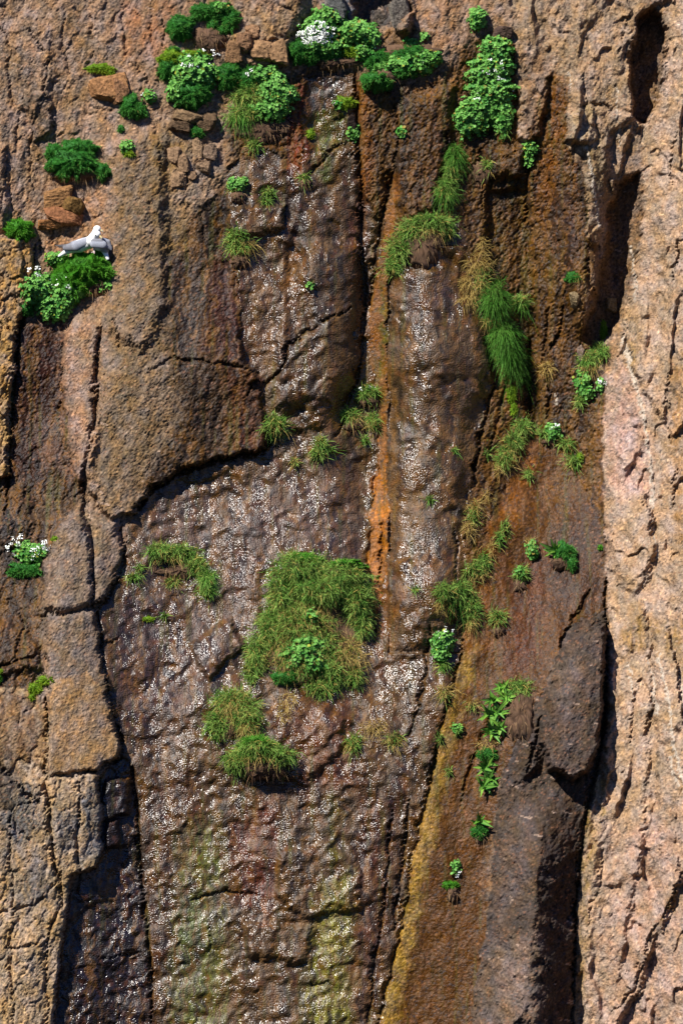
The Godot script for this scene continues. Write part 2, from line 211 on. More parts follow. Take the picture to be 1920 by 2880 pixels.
# stains, algae, lichen and changes of colour of the stone: colour, strength, softness of the edge, streakiness, outline
const STAINS := [
	["6f7276", 0.7, 8, 0.2, [740, -60, 812, -60, 806, 30, 750, 24]],
	["73767a", 0.8, 6, 0.3, [905, -60, 944, -60, 942, 40, 924, 66, 910, 40]],
	["4f4d4c", 0.7, 8, 0.3, [806, -60, 905, -60, 905, 55, 818, 45]],
	["7b6c5c", 0.45, 12, 0.5, [20, 130, 60, 110, 78, 200, 60, 260, 30, 200]],
	["6a5a4c", 0.6, 6, 0.5, [55, 205, 105, 205, 118, 250, 112, 300, 80, 318, 60, 270]],
	["b07c4e", 0.45, 40, 0.3, [120, 440, 240, 440, 240, 600, 100, 600]],
	["ab6f4b", 0.4, 30, 0.3, [270, 0, 420, 0, 400, 90, 350, 140, 290, 120]],
	["8c6e3c", 0.45, 20, 0.6, [340, 300, 420, 280, 430, 560, 380, 600, 350, 500]],
	["a98a6c", 0.5, 14, 0.4, [400, 400, 480, 330, 510, 350, 480, 450, 430, 480, 390, 520]],
	["a78561", 0.6, 14, 0.3, [470, 60, 720, -20, 720, 40, 640, 120, 560, 140, 480, 150]],
	["a57a55", 0.5, 20, 0.4, [900, 0, 1090, -30, 1080, 70, 1010, 110, 920, 90]],
	["7b5622", 0.6, 10, 0.4, [900, 60, 960, 50, 960, 100, 880, 110, 870, 70]],
	["57302a", 0.55, 20, 0.6, [480, 600, 560, 560, 556, 830, 520, 840, 470, 800]],
	["68492f", 0.5, 40, 0.3, [560, 600, 640, 560, 650, 830, 600, 870]],
	["623a22", 0.7, 12, 0.5, [520, 840, 600, 880, 612, 1030, 530, 1040, 505, 900]],
	["5a2c1c", 0.5, 10, 0.6, [545, 880, 562, 880, 560, 1040, 540, 1045]],
	["241f22", 0.6, 26, 0.6, [640, 420, 700, 400, 700, 560, 650, 560]],
	["5a2612", 0.6, 20, 0.6, [790, 520, 830, 420, 834, 600, 826, 760, 808, 700]],
	["2a2320", 0.6, 20, 0.6, [905, 220, 960, 210, 960, 440, 930, 480, 908, 400]],
	["3a2016", 0.6, 24, 0.5, [1000, 300, 1030, 280, 1020, 470, 960, 500]],
	["2e2421", 0.5, 30, 0.6, [380, 600, 440, 600, 450, 800, 380, 820]],
	["26282c", 0.75, 14, 0.5, [692, 160, 790, 150, 770, 230, 740, 260, 705, 250]],
	["565f14", 0.85, 12, 0.5, [715, 260, 800, 230, 790, 300, 770, 360, 740, 420, 720, 330]],
	["6a4a18", 0.55, 16, 0.6, [745, 330, 800, 330, 790, 430, 760, 470]],
	["742f12", 0.75, 16, 0.6, [648, 200, 700, 190, 706, 330, 690, 400, 655, 390]],
	["7b4816", 0.75, 9, 0.4, [814, 160, 850, 165, 860, 300, 850, 420, 836, 520, 822, 520, 822, 300]],
	["6a4a12", 0.6, 12, 0.5, [806, 130, 824, 130, 824, 280, 810, 280]],
	["37332e", 0.45, 24, 0.5, [720, 590, 800, 560, 810, 690, 760, 740, 710, 760]],
	["6b4418", 0.6, 16, 0.6, [640, 560, 700, 560, 700, 780, 665, 790]],
	["6c4a1b", 0.65, 24, 0.4, [790, 840, 850, 800, 870, 900, 800, 1000, 700, 1000, 640, 960, 740, 940]],
	["5c5512", 0.65, 7, 0.6, [882, 560, 892, 580, 886, 800, 878, 960, 866, 960, 872, 760]],
	["ad6814", 0.8, 7, 0.3, [850, 1110, 888, 1070, 890, 1200, 878, 1330, 866, 1460, 848, 1290]],
	["7b4a1a", 0.6, 16, 0.5, [872, 1360, 900, 1340, 890, 1480, 872, 1600, 860, 1500]],
	["5e5016", 0.55, 16, 0.5, [820, 960, 850, 960, 850, 1290, 836, 1290, 836, 1050]],
	["755122", 0.5, 30, 0.4, [900, 1100, 1050, 1090, 1040, 1200, 905, 1230]],
	["6e471e", 0.5, 30, 0.5, [900, 1280, 1040, 1260, 1000, 1420, 900, 1420]],
	["4f3a30", 0.5, 30, 0.3, [905, 640, 1070, 640, 1090, 720, 910, 760]],
	["6a5418", 0.55, 26, 0.4, [480, 1120, 560, 1100, 520, 1300, 490, 1340]],
	["665048", 0.5, 50, 0.3, [330, 1130, 600, 1080, 820, 1090, 820, 1280, 620, 1260, 540, 1500, 380, 1700, 270, 1620, 300, 1400]],
	["3f2c2a", 0.55, 40, 0.4, [250, 1380, 430, 1360, 420, 1560, 330, 1740, 270, 1650]],
	["4f3220", 0.6, 30, 0.5, [330, 1760, 480, 1760, 440, 2352, 352, 2352]],
	["74772a", 0.75, 40, 0.85, [430, 1900, 500, 1870, 520, 2100, 520, 2400, 400, 2400, 410, 2100]],
	["667248", 0.45, 30, 0.6, [420, 2060, 480, 2030, 470, 2250, 400, 2280]],
	["6e2f18", 0.55, 24, 0.5, [530, 1880, 640, 1830, 640, 2060, 540, 2080]],
	["6b3a1b", 0.55, 30, 0.4, [640, 1600, 830, 1620, 830, 1800, 620, 1830]],
	["9a6438", 0.6, 8, 0.3, [600, 2070, 626, 2065, 628, 2110, 600, 2112]],
	["6f6a10", 0.7, 12, 0.6, [755, 1840, 780, 1840, 780, 1960, 755, 1970]],
	["8f8828", 0.8, 30, 0.7, [730, 2030, 800, 2010, 810, 2352, 690, 2352, 720, 2180]],
	["5e3018", 0.5, 20, 0.6, [820, 1820, 930, 1800, 890, 2100, 850, 2352, 812, 2352, 820, 2040]],
	["a5802f", 0.85, 18, 0.25, [1082, 1440, 1092, 1490, 1045, 1650, 1012, 1800, 982, 1950, 947, 2130, 922, 2260, 905, 2352, 866, 2352, 892, 2250, 927, 2110, 954, 1950, 988, 1800, 1008, 1700]],
	["855016", 0.75, 18, 0.5, [1222, 995, 1260, 1010, 1200, 1150, 1140, 1300, 1085, 1500, 1060, 1500, 1090, 1280, 1150, 1150]],
	["5a2f1c", 0.55, 26, 0.5, [1160, 1300, 1260, 1280, 1240, 1520, 1160, 1560]],
	["75501c", 0.55, 14, 0.6, [1280, 1010, 1310, 1020, 1290, 1200, 1270, 1220]],
	["3a2a26", 0.5, 26, 0.5, [1270, 1180, 1390, 1120, 1390, 1380, 1290, 1440, 1250, 1340]],
	["4f4212", 0.7, 14, 0.4, [1112, 500, 1150, 480, 1170, 640, 1140, 660]],
	["5c4712", 0.7, 10, 0.5, [1196, 400, 1214, 420, 1222, 640, 1235, 830, 1248, 980, 1226, 990, 1212, 880, 1200, 640]],
	["7e4a12", 0.6, 16, 0.6, [1240, 200, 1300, 190, 1295, 330, 1280, 480, 1240, 540, 1225, 400]],
	["35262a", 0.55, 24, 0.5, [1300, 330, 1345, 360, 1350, 560, 1300, 640, 1275, 560]],
	["39251c", 0.5, 30, 0.4, [1250, 720, 1340, 740, 1370, 880, 1340, 980, 1260, 920]],
	["43311c", 0.6, 16, 0.4, [1130, 340, 1200, 340, 1200, 480, 1130, 480]],
	["8a6a4c", 0.6, 8, 0.3, [1200, 120, 1262, 100, 1258, 230, 1240, 310, 1212, 330, 1202, 260]],
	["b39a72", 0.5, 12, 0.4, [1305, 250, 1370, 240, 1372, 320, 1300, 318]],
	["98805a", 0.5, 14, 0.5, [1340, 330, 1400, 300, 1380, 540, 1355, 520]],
	["a0802c", 0.35, 20, 0.7, [1390, 900, 1420, 800, 1440, 700, 1465, 720, 1470, 960, 1450, 940, 1430, 800, 1400, 900]],
	["93702c", 0.5, 14, 0.6, [1440, 1390, 1470, 1380, 1500, 1480, 1500, 1420, 1560, 1440, 1568, 1560, 1500, 1440, 1470, 1500, 1420, 1480]],
	["8f7434", 0.5, 14, 0.6, [1340, 1850, 1372, 1800, 1390, 1560, 1400, 1600, 1385, 1850, 1340, 2100, 1325, 2352, 1312, 2352, 1320, 2050]],
	["c1998a", 0.5, 26, 0.3, [1395, 900, 1430, 800, 1480, 960, 1495, 1080, 1490, 1140, 1390, 1130]],
	["bd9585", 0.3, 40, 0.3, [1400, 1900, 1568, 1850, 1568, 2352, 1360, 2352]],
	["9b7430", 0.6, 10, 0.4, [1535, 2020, 1548, 2040, 1500, 2130, 1470, 2210, 1462, 2200, 1505, 2100]],
	["9b6f33", 0.5, 14, 0.6, [1535, 830, 1568, 820, 1568, 1250, 1545, 1230]],
	["6e5a4c", 0.5, 30, 0.4, [1140, 1850, 1230, 1850, 1220, 2080, 1130, 2100]],
	["8a7160", 0.6, 40, 0.3, [1120, 2160, 1220, 2130, 1230, 2352, 1085, 2352]],
	["3d2b1f", 0.5, 24, 0.5, [1230, 1860, 1330, 1800, 1312, 2352, 1240, 2352]],
	["7a6658", 0.5, 18, 0.3, [1255, 1560, 1310, 1480, 1330, 1520, 1290, 1640]],
	["5c6368", 0.6, 12, 0.6, [20, 1790, 70, 1790, 100, 1880, 60, 1930, 10, 1890]],
	["5e6468", 0.5, 10, 0.6, [130, 1850, 180, 1830, 184, 1930, 150, 1960]],
	["5c6166", 0.5, 12, 0.6, [60, 1990, 110, 1980, 120, 2060, 50, 2080]],
	["666c70", 0.6, 12, 0.6, [212, 1800, 240, 1790, 238, 1970, 195, 1975, 195, 1830]],
	["66605a", 0.35, 20, 0.8, [0, 1760, 110, 1780, 120, 2000, 0, 2000]],
	["302a2c", 0.5, 12, 0.5, [235, 1775, 290, 1760, 300, 1830, 240, 1840]],
	["3c2018", 0.6, 16, 0.5, [70, 800, 135, 780, 130, 910, 70, 920]],
	["7e5f4b", 0.5, 16, 0.5, [90, 960, 150, 940, 165, 1080, 90, 1090]],
	["35302e", 0.6, 20, 0.4, [-10, 1180, 60, 1170, 90, 1260, 30, 1330, -10, 1300]],
	["6d4c30", 0.6, 14, 0.4, [-10, 1590, 60, 1580, 110, 1640, 100, 1740, -10, 1740]],
	["35291f", 0.6, 14, 0.4, [-10, 1700, 40, 1730, 60, 1790, 20, 1850, -10, 1850]],
	["8a8072", 0.5, 8, 0.5, [272, 905, 284, 905, 288, 935, 276, 935]],
	["6a5e56", 0.5, 18, 0.6, [430, 620, 450, 600, 455, 860, 440, 850]],
]
# pale mineral veins standing a little proud: half width, polyline
const VEINS := [
	[4.6, [1430, 776, 1444, 800, 1448, 840, 1455, 875, 1470, 915, 1480, 960]], [3.4, [1480, 960, 1484, 1010, 1492, 1060, 1496, 1130, 1500, 1170]],
	[3.0, [1346, 335, 1355, 370, 1362, 400, 1368, 440, 1374, 480, 1378, 520]], [1.8, [1308, 160, 1315, 195]], [1.8, [1418, 190, 1420, 250, 1428, 330]],
	[3.0, [1506, 1500, 1520, 1570, 1530, 1640, 1540, 1720, 1556, 1780, 1566, 1840]], [2.6, [1485, 1500, 1493, 1570, 1502, 1640]], [2.6, [1530, 1730, 1545, 1800]],
	[1.6, [1440, 1520, 1452, 1600]], [1.6, [1552, 1560, 1566, 1620]], [1.4, [1500, 1200, 1505, 1280]], [1.6, [1455, 560, 1462, 640, 1460, 700]], [2.0, [1276, 900, 1282, 930]],
]


# ---------------------------------------------------------------- plants: data
# name, category, group, label, pieces: [what, x, y, half width, half height, cm it stands out, fullness]
const PLANTS := [
	["thrift_cushion", "cushion plant", "", "round dark green ball cushion left of the topmost bare soil mound", [["moss", 413, 57, 30, 32, 13]]],
	["thrift_mound", "cushion plant", "", "broken green cushion arching over a bare brown soil clump at the top", [["soil", 478, 82, 38, 34, 9], ["moss", 460, 20, 30, 20, 10], ["moss", 500, 18, 36, 19, 11], ["moss", 528, 40, 22, 26, 10], ["moss", 487, 55, 14, 15, 8, 1.6], ["moss", 507, 66, 8, 10, 7], ["leaf", 505, 14, 20, 10, 12], ["moss", 441, 38, 8, 8, 8]]],
	["thrift_cushion", "cushion plant", "", "yellow-green cushion touching the left side of the flowering scurvygrass dome", [["yellow", 392, 130, 30, 22, 10], ["moss", 386, 153, 27, 26, 11], ["moss", 398, 110, 14, 9, 7]]],
	["scurvygrass_dome", "flowering plant", "", "pale leafed scurvygrass spread over a dark green cushion below the soil mound", [["moss", 436, 212, 55, 36, 15], ["leaf", 440, 165, 54, 42, 16], ["flower", 438, 150, 40, 20, 17, 0.5], ["flower", 476, 128, 32, 16, 12, 0.35], ["yellow", 445, 124, 34, 14, 10], ["leaf", 402, 205, 18, 26, 13]]],
	["scurvygrass_bank", "flowering plant", "", "large bank of cushion, scurvygrass and hanging grass left of the waterfall top", [["soil", 600, 292, 62, 34, 7], ["moss", 524, 168, 34, 32, 12], ["moss", 572, 178, 30, 30, 12], ["grass", 580, 215, 50, 34, 12], ["leaf", 630, 215, 42, 56, 14], ["leaf", 600, 170, 46, 20, 12], ["leaf", 615, 252, 42, 26, 14], ["flower", 592, 172, 40, 18, 13, 0.12], ["grass", 565, 258, 48, 22, 12], ["long", 552, 270, 30, 12, 9]]],
	["moss_tuft", "cushion plant", "", "low yellow-green cushion on the brow of a cracked stone, upper left", [["yellow", 226, 152, 31, 11, 6], ["yellow", 250, 162, 9, 10, 4]]],
	["thrift_cushion", "cushion plant", "", "isolated dark green oval cushion between the moss browed stone and the scurvygrass dome", [["moss", 297, 240, 24, 27, 11], ["moss", 318, 252, 17, 19, 9]]],
	["scurvygrass_sprig", "flowering plant", "", "small pale scurvygrass rosette just above right of the oval dark cushion", [["leaf", 341, 217, 14, 13, 5], ["flower", 340, 213, 12, 9, 6, 0.25]]],
	["thrift_cushion", "cushion plant", "", "tiny dark cushion button below the oval dark cushion", [["moss", 275, 292, 7, 8, 4]]],
	["scurvygrass_sprig", "flowering plant", "", "green rosette with yellow moss at its foot at the head of the grey pillar", [["leaf", 289, 334, 15, 13, 5], ["yellow", 293, 350, 14, 8, 4]]],
	["thrift_cushion", "cushion plant", "", "largest wide dark green cushion with roots hanging below, above the seabirds", [["soil", 178, 398, 58, 14, 10], ["moss", 165, 372, 62, 38, 19], ["moss", 178, 340, 42, 22, 14], ["moss", 120, 348, 22, 20, 12], ["moss", 231, 392, 19, 19, 12]]],
	["thrift_cushion", "cushion plant", "", "bright green round cushion capping a block at the left edge", [["bright", 41, 526, 32, 25, 12]]],
	["nest_mound", "grassy mound", "", "smooth grassy nest mound with scurvygrass at its left foot under the seabirds", [["soil", 215, 655, 36, 26, 10], ["bright", 185, 622, 68, 46, 22], ["bright", 160, 652, 60, 40, 18], ["bright", 222, 608, 30, 30, 18], ["leaf", 130, 596, 26, 14, 13], ["leaf", 88, 668, 42, 40, 15], ["leaf", 122, 700, 42, 32, 13], ["flower", 150, 660, 30, 24, 17, 0.9], ["flower", 78, 630, 20, 9, 14, 1.6], ["flower", 116, 640, 12, 8, 13, 0.6], ["leaf", 150, 668, 36, 28, 15], ["moss", 62, 712, 16, 14, 6]]],
	["scurvygrass_sprig", "flowering plant", "", "small scurvygrass sprig at the right foot of the nest mound", [["leaf", 238, 658, 13, 13, 6]]],
	["thrift_cushion", "cushion plant", "", "dark green cushion at the left end of the white flowered bank", [["moss", 688, 112, 28, 30, 12], ["moss", 715, 122, 24, 20, 10]]],
	["scurvygrass_bank", "flowering plant", "", "bank of scurvygrass with most white flowers, under the grey boulder at top centre", [["soil", 770, 138, 50, 16, 8], ["moss", 745, 118, 46, 22, 11], ["leaf", 752, 36, 42, 24, 13], ["leaf", 730, 66, 42, 28, 15], ["leaf", 818, 66, 48, 28, 14], ["leaf", 745, 104, 50, 18, 14], ["flower", 730, 76, 40, 28, 18, 2.4], ["leaf", 845, 84, 24, 16, 11], ["yellow", 802, 112, 26, 14, 8]]],
	["thrift_mound", "cushion plant", "", "pale green cushion with scurvygrass hanging at the left end of the soil shelf", [["leaf", 836, 108, 24, 20, 9], ["moss", 868, 128, 34, 22, 10], ["leaf", 872, 146, 18, 14, 9], ["flower", 842, 100, 14, 8, 10, 0.4]]],
	["scurvygrass_bank", "flowering plant", "", "long green shelf of scurvygrass curving along the lip of bare soil", [["soil", 940, 112, 66, 18, 7], ["moss", 945, 120, 42, 24, 12], ["leaf", 940, 142, 58, 22, 13], ["leaf", 985, 128, 32, 15, 10], ["leaf", 906, 146, 24, 18, 12], ["moss", 925, 160, 38, 14, 12], ["flower", 955, 130, 30, 10, 13, 0.2]]],
	["thrift_cushion", "cushion plant", "", "overhanging cushion below the soil shelf throwing a black shadow on wet rock", [["soil", 880, 176, 28, 20, 15], ["moss", 868, 184, 36, 21, 22]]],
	["sprig", "small plant", "", "little green sprig farthest right on the soil behind the shelf", [["leaf", 974, 76, 10, 6, 3]]],
	["sprig", "small plant", "", "low green sprigs nearer the grey boulder on the soil behind the shelf", [["leaf", 951, 88, 8, 5, 3], ["leaf", 938, 86, 7, 5, 3]]],
	["moss_tuft", "cushion plant", "", "yellowish moss and leaves on the black seep below the flowered bank", [["yellow", 795, 230, 24, 16, 5], ["leaf", 777, 232, 8, 8, 4]]],
	["scurvygrass_sprig", "flowering plant", "", "bright green scurvygrass tuft on a dark knob below the yellowish moss", [["leaf", 811, 300, 14, 16, 6]]],
	["moss_tuft", "cushion plant", "", "small dull moss spot on the left lip of the green algae streak", [["yellow", 713, 302, 9, 12, 3]]],
	["scurvygrass_sprig", "flowering plant", "", "single bright leafy sprig at the head of the orange runnel", [["leaf", 923, 300, 8, 12, 4]]],
	["scurvygrass_bank", "flowering plant", "", "small leafy clump at the very top right of the big scurvygrass curtain", [["leaf", 1098, 36, 20, 24, 8]]],
	["scurvygrass_curtain", "flowering plant", "", "tall curtain of round scurvygrass leaves hanging down the right gully", [["leaf", 1145, 115, 34, 40, 13], ["leaf", 1128, 160, 52, 46, 15], ["leaf", 1135, 205, 52, 46, 15], ["leaf", 1108, 245, 44, 44, 14], ["leaf", 1078, 272, 32, 36, 12], ["leaf", 1155, 262, 24, 44, 10], ["flower", 1140, 160, 40, 60, 16, 0.16], ["flower", 1100, 250, 30, 40, 15, 0.12], ["grass", 1158, 292, 14, 14, 5]]],
	["grass_strip", "grass", "", "grass strip hanging from the foot of the scurvygrass curtain", [["long", 1046, 352, 14, 26, 9], ["grass", 1038, 390, 20, 32, 10], ["grass", 1028, 432, 24, 32, 10], ["long", 1022, 440, 18, 18, 8]]],
	["grass_tuft", "grass", "", "small bluish grass tuft on the root clump right of the hanging strip", [["soil", 1108, 392, 20, 26, 5], ["grass", 1120, 374, 14, 14, 6]]],
	["scurvygrass_sprig", "flowering plant", "", "bright green scurvygrass in the dark groove right of the curtain", [["leaf", 1222, 336, 14, 15, 6], ["leaf", 1216, 362, 9, 14, 5]]],
	["grass_tuft", "grass", "", "small grass tuft below the hanging scurvygrass bank on dark soil", [["soil", 545, 450, 20, 14, 5], ["leaf", 545, 420, 22, 15, 6], ["grass", 540, 432, 14, 8, 4]]],
	["grass_tuft", "grass", "", "pale small grass tuft above the square red-brown block", [["grass", 616, 440, 16, 12, 5], ["grass", 610, 458, 12, 10, 5]]],
	["sprig", "small plant", "", "green sprig in the shaded root soil of the hanging bank", [["grass", 582, 328, 16, 14, 6]]],
	["grass_tuft", "grass", "", "tiny grass tuft right of the olive rock face under the bank", [["grass", 696, 402, 14, 8, 4], ["soil", 700, 418, 14, 10, 4]]],
	["grass_tuft", "grass", "", "yellow-tipped grass tuft left of centre at the level of the seabirds", [["soil", 552, 598, 22, 18, 6], ["grass", 540, 545, 26, 22, 8], ["straw", 560, 566, 26, 18, 8, 0.6], ["grass", 550, 570, 28, 18, 8]]],
	["grass_arch", "grass", "", "arched green grass tuft overhanging the glittering centre column", [["soil", 968, 560, 50, 46, 8], ["grass", 990, 510, 52, 22, 13], ["grass", 945, 528, 36, 26, 12], ["straw", 985, 535, 42, 14, 12, 0.35], ["grass", 918, 570, 28, 30, 11], ["grass", 904, 610, 20, 24, 9], ["grass", 1032, 528, 12, 18, 8]]],
	["dead_grass", "dead grass", "", "fan of straw coloured dead grass hanging above the green tufts", [["straw", 1098, 600, 26, 24, 7, 0.9], ["straw", 1088, 650, 34, 34, 8, 0.9], ["straw", 1110, 560, 12, 24, 5, 0.7], ["straw", 1072, 690, 22, 12, 6, 0.7], ["grass", 1110, 640, 20, 30, 7, 0.4]]],
	["grass_tuft", "grass", "", "fine green grass tuft at the right side of the dead grass fan", [["long", 1140, 690, 28, 44, 11], ["straw", 1128, 740, 22, 12, 8, 0.5]]],
	["grass_tuft", "grass", "", "lush long bladed grass tuft trailing like hair below the dead grass", [["long", 1158, 770, 30, 30, 12], ["long", 1170, 808, 30, 32, 12], ["long", 1182, 838, 22, 26, 9]]],
	["grass_tuft", "grass", "", "bright broad bladed grass sprig right of the fine green tuft", [["grass", 1198, 692, 20, 20, 8], ["long", 1202, 700, 12, 10, 6, 0.5]]],
	["moss_tuft", "cushion plant", "", "yellow-green moss trailing under the lush long grass tuft", [["yellow", 1177, 905, 12, 22, 4], ["yellow", 1182, 938, 8, 16, 3]]],
	["thrift_cushion", "cushion plant", "", "small green cushion on a jutting pale stone by the shadowed crevice", [["moss", 1316, 635, 16, 12, 6], ["straw", 1330, 632, 8, 8, 4, 0.5]]],
	["grass_tuft", "grass", "", "slanting grass tuft with dead stems at the foot of the shadowed crevice", [["grass", 1350, 828, 22, 18, 9], ["grass", 1380, 806, 24, 22, 9], ["straw", 1358, 848, 30, 7, 8, 0.8]]],
	["scurvygrass_sprig", "flowering plant", "", "dark leafy scurvygrass over grass below the slanting tuft", [["leaf", 1340, 876, 16, 22, 7], ["leaf", 1348, 902, 16, 14, 7], ["grass", 1334, 920, 12, 18, 6]]],
	["scurvygrass_sprig", "flowering plant", "", "white flowering sprig right of the dark leafy scurvygrass", [["leaf", 1380, 882, 8, 15, 4], ["flower", 1382, 876, 6, 10, 5, 0.8]]],
	["dead_grass", "dead grass", "", "small curl of dead grass on the brown rock left of the crevice foot", [["straw", 1258, 846, 16, 18, 6]]],
	["moss_tuft", "cushion plant", "", "yellow moss stripe climbing to the crevice foot beside the buttress", [["yellow", 1391, 755, 9, 22, 3, 0.5]]],
	["grass_tuft", "grass", "", "small tuft with white flowers in the runnel edge, top of a trio", [["soil", 846, 922, 24, 14, 6], ["grass", 848, 900, 24, 16, 8], ["flower", 836, 888, 14, 6, 9, 0.7], ["grass", 834, 910, 16, 12, 7]]],
	["grass_tuft", "grass", "", "ragged grass tuft, left lower one of the runnel edge trio", [["soil", 812, 975, 22, 18, 5], ["grass", 806, 954, 22, 18, 7], ["straw", 812, 965, 18, 14, 7, 0.5]]],
	["grass_tuft", "grass", "", "yellowing grass tuft, right lower one of the runnel edge trio", [["grass", 854, 966, 16, 22, 7], ["straw", 852, 975, 14, 16, 7, 0.6]]],
	["grass_tuft", "grass", "", "wisp of grass on green slime below the runnel edge trio", [["grass", 838, 1010, 10, 12, 5, 0.7]]],
	["grass_tuft", "grass", "", "round spiky grass tuft on the ledge crack at the top of the glittering slab", [["grass", 630, 978, 28, 28, 10], ["straw", 634, 984, 24, 20, 10, 0.3]]],
	["grass_tuft", "grass", "", "upright grass tuft on the upper edge of the glittering slab", [["grass", 735, 1022, 18, 20, 7], ["grass", 728, 1044, 16, 10, 6], ["grass", 762, 1034, 7, 8, 4]]],
	["grass_tuft", "grass", "", "tiny brownish tuft lower left of the upright slab tuft", [["straw", 676, 1060, 9, 10, 4, 0.6], ["grass", 676, 1060, 8, 10, 4, 0.6]]],
	["grass_strip", "grass", "", "slanting grass strip under the foot of the olive gully", [["grass", 1204, 982, 24, 20, 8], ["grass", 1182, 1015, 24, 26, 8], ["grass", 1160, 1050, 20, 26, 8], ["straw", 1170, 1050, 22, 34, 8, 0.45], ["straw", 1148, 1080, 14, 16, 6, 0.5]]],
	["scurvygrass_sprig", "flowering plant", "", "scurvygrass with white buds on the rock spur right of the slanting strip", [["grass", 1250, 995, 18, 12, 6], ["leaf", 1272, 990, 16, 18, 7], ["flower", 1276, 978, 12, 12, 8, 0.7], ["soil", 1265, 1015, 18, 8, 4]]],
	["grass_tuft", "grass", "", "pale grass tuft below right of the budding scurvygrass", [["grass", 1304, 1020, 20, 14, 6], ["straw", 1308, 1028, 16, 8, 5, 0.4]]],
	["grass_tuft", "grass", "", "grass tuft with small yellow leaves above the black wet streak", [["grass", 1318, 1060, 18, 18, 6], ["yellow", 1334, 1050, 8, 10, 5, 0.6]]],
	["grass_tuft", "grass", "", "lone little grass tuft in the middle of the brown slab top", [["grass", 1217, 1090, 10, 14, 5]]],
	["grass_strip", "grass", "", "straw coloured grass strip on the left rim of the brown slab", [["straw", 1090, 1170, 14, 22, 6, 1.0], ["grass", 1088, 1185, 14, 24, 6, 0.7], ["straw", 1076, 1215, 14, 22, 6, 1.0], ["straw", 1118, 1140, 10, 14, 5, 0.7]]],
	["grass_strip", "grass", "", "thin line of grass running down the orange slab to the large tuft", [["grass", 1160, 1212, 9, 18, 5], ["grass", 1146, 1240, 10, 22, 5], ["straw", 1128, 1262, 12, 20, 5, 0.7], ["grass", 1110, 1290, 18, 20, 6], ["grass", 1090, 1310, 24, 16, 7], ["straw", 1100, 1320, 22, 18, 6, 0.6]]],
	["grass_tuft", "grass", "", "large shaggy grass tuft on the left rim of the brown slab", [["grass", 1025, 1365, 34, 24, 12], ["grass", 1060, 1362, 28, 26, 12], ["grass", 1078, 1400, 26, 36, 11], ["straw", 1020, 1396, 26, 14, 9, 0.5], ["straw", 1080, 1430, 20, 24, 8, 0.7], ["long", 1050, 1385, 24, 14, 9, 0.4]]],
	["scurvygrass_sprig", "flowering plant", "", "flowering scurvygrass clump hanging under the large shaggy tuft", [["leaf", 1016, 1480, 24, 28, 11], ["leaf", 1010, 1505, 18, 16, 9], ["flower", 1022, 1470, 18, 22, 12, 0.5], ["grass", 1018, 1530, 14, 14, 6]]],
	["dead_grass", "dead grass", "", "dry tuft at the rim below the flowering scurvygrass clump", [["straw", 1018, 1588, 18, 18, 7, 0.9], ["grass", 1020, 1596, 12, 14, 6, 0.5]]],
	["sprig", "small plant", "", "little green sprig on the tan strip beside the dry rim tuft", [["leaf", 1048, 1672, 13, 10, 4, 0.6], ["grass", 1048, 1676, 10, 12, 4, 0.6]]],
	["dead_grass", "dead grass", "", "pale yellowing tuft left of the broad leaved rosettes", [["straw", 1083, 1614, 14, 12, 5, 0.8], ["grass", 1082, 1622, 10, 8, 5, 0.6]]],
	["grass_tuft", "grass", "", "grass wisp on the tan strip rim, upper one", [["grass", 1010, 1695, 9, 12, 4, 0.7]]],
	["grass_tuft", "grass", "", "grass wisp on the tan strip rim, lower one", [["grass", 1030, 1770, 8, 10, 4, 0.7]]],
	["thrift_cushion", "cushion plant", "", "pale grey-green small cushion high on the brown slab", [["leaf", 1221, 1262, 12, 18, 6], ["straw", 1220, 1244, 14, 10, 6, 0.5], ["moss", 1224, 1272, 12, 12, 6]]],
	["thrift_cushion", "cushion plant", "", "round cushion with a broad leaved rosette on the brown slab", [["soil", 1290, 1292, 26, 18, 7], ["moss", 1296, 1270, 28, 22, 12], ["moss", 1312, 1296, 12, 18, 9], ["dock", 1272, 1265, 12, 10, 9]]],
	["grass_tuft", "grass", "", "rounded grass tuft below the pale small cushion on the brown slab", [["grass", 1198, 1318, 18, 17, 8], ["leaf", 1196, 1318, 12, 12, 8], ["soil", 1194, 1346, 14, 16, 4]]],
	["grass_tuft", "grass", "", "lowest rounded grass tuft on the open brown slab", [["grass", 1142, 1420, 22, 18, 8], ["straw", 1142, 1428, 18, 10, 7, 0.4], ["soil", 1144, 1450, 16, 12, 4]]],
	["moss_tuft", "cushion plant", "", "tiny bright moss dot on the dark strip beside the pale buttress", [["bright", 1378, 1259, 6, 7, 3]]],
	["grass_mound", "grass", "", "arched grassy mound along the upper left of the slab", [["soil", 412, 1312, 48, 16, 6], ["grass", 366, 1268, 32, 18, 11], ["grass", 412, 1272, 44, 20, 12], ["grass", 452, 1298, 28, 22, 10], ["straw", 390, 1288, 36, 10, 10, 0.4], ["grass", 474, 1330, 20, 24, 9], ["long", 478, 1326, 14, 14, 7], ["grass", 478, 1362, 20, 14, 7]]],
	["grass_tuft", "grass", "", "small side tuft left below the arched grassy mound", [["grass", 308, 1326, 18, 10, 5], ["grass", 322, 1304, 10, 10, 4]]],
	["grass_tuft", "grass", "", "small tuft on bare soil inside the curve of the arched mound", [["grass", 398, 1336, 18, 12, 5, 0.7], ["straw", 400, 1334, 18, 10, 5, 0.6]]],
	["scurvygrass_clump", "flowering plant", "", "white flowered scurvygrass on a dark cushion at the left edge", [["moss", 58, 1310, 42, 17, 8], ["leaf", 72, 1272, 34, 22, 9], ["flower", 52, 1244, 14, 9, 11, 1.8], ["flower", 102, 1256, 14, 10, 11, 1.6], ["flower", 70, 1272, 30, 14, 12, 0.7], ["flower", 26, 1266, 9, 8, 9, 1.6]]],
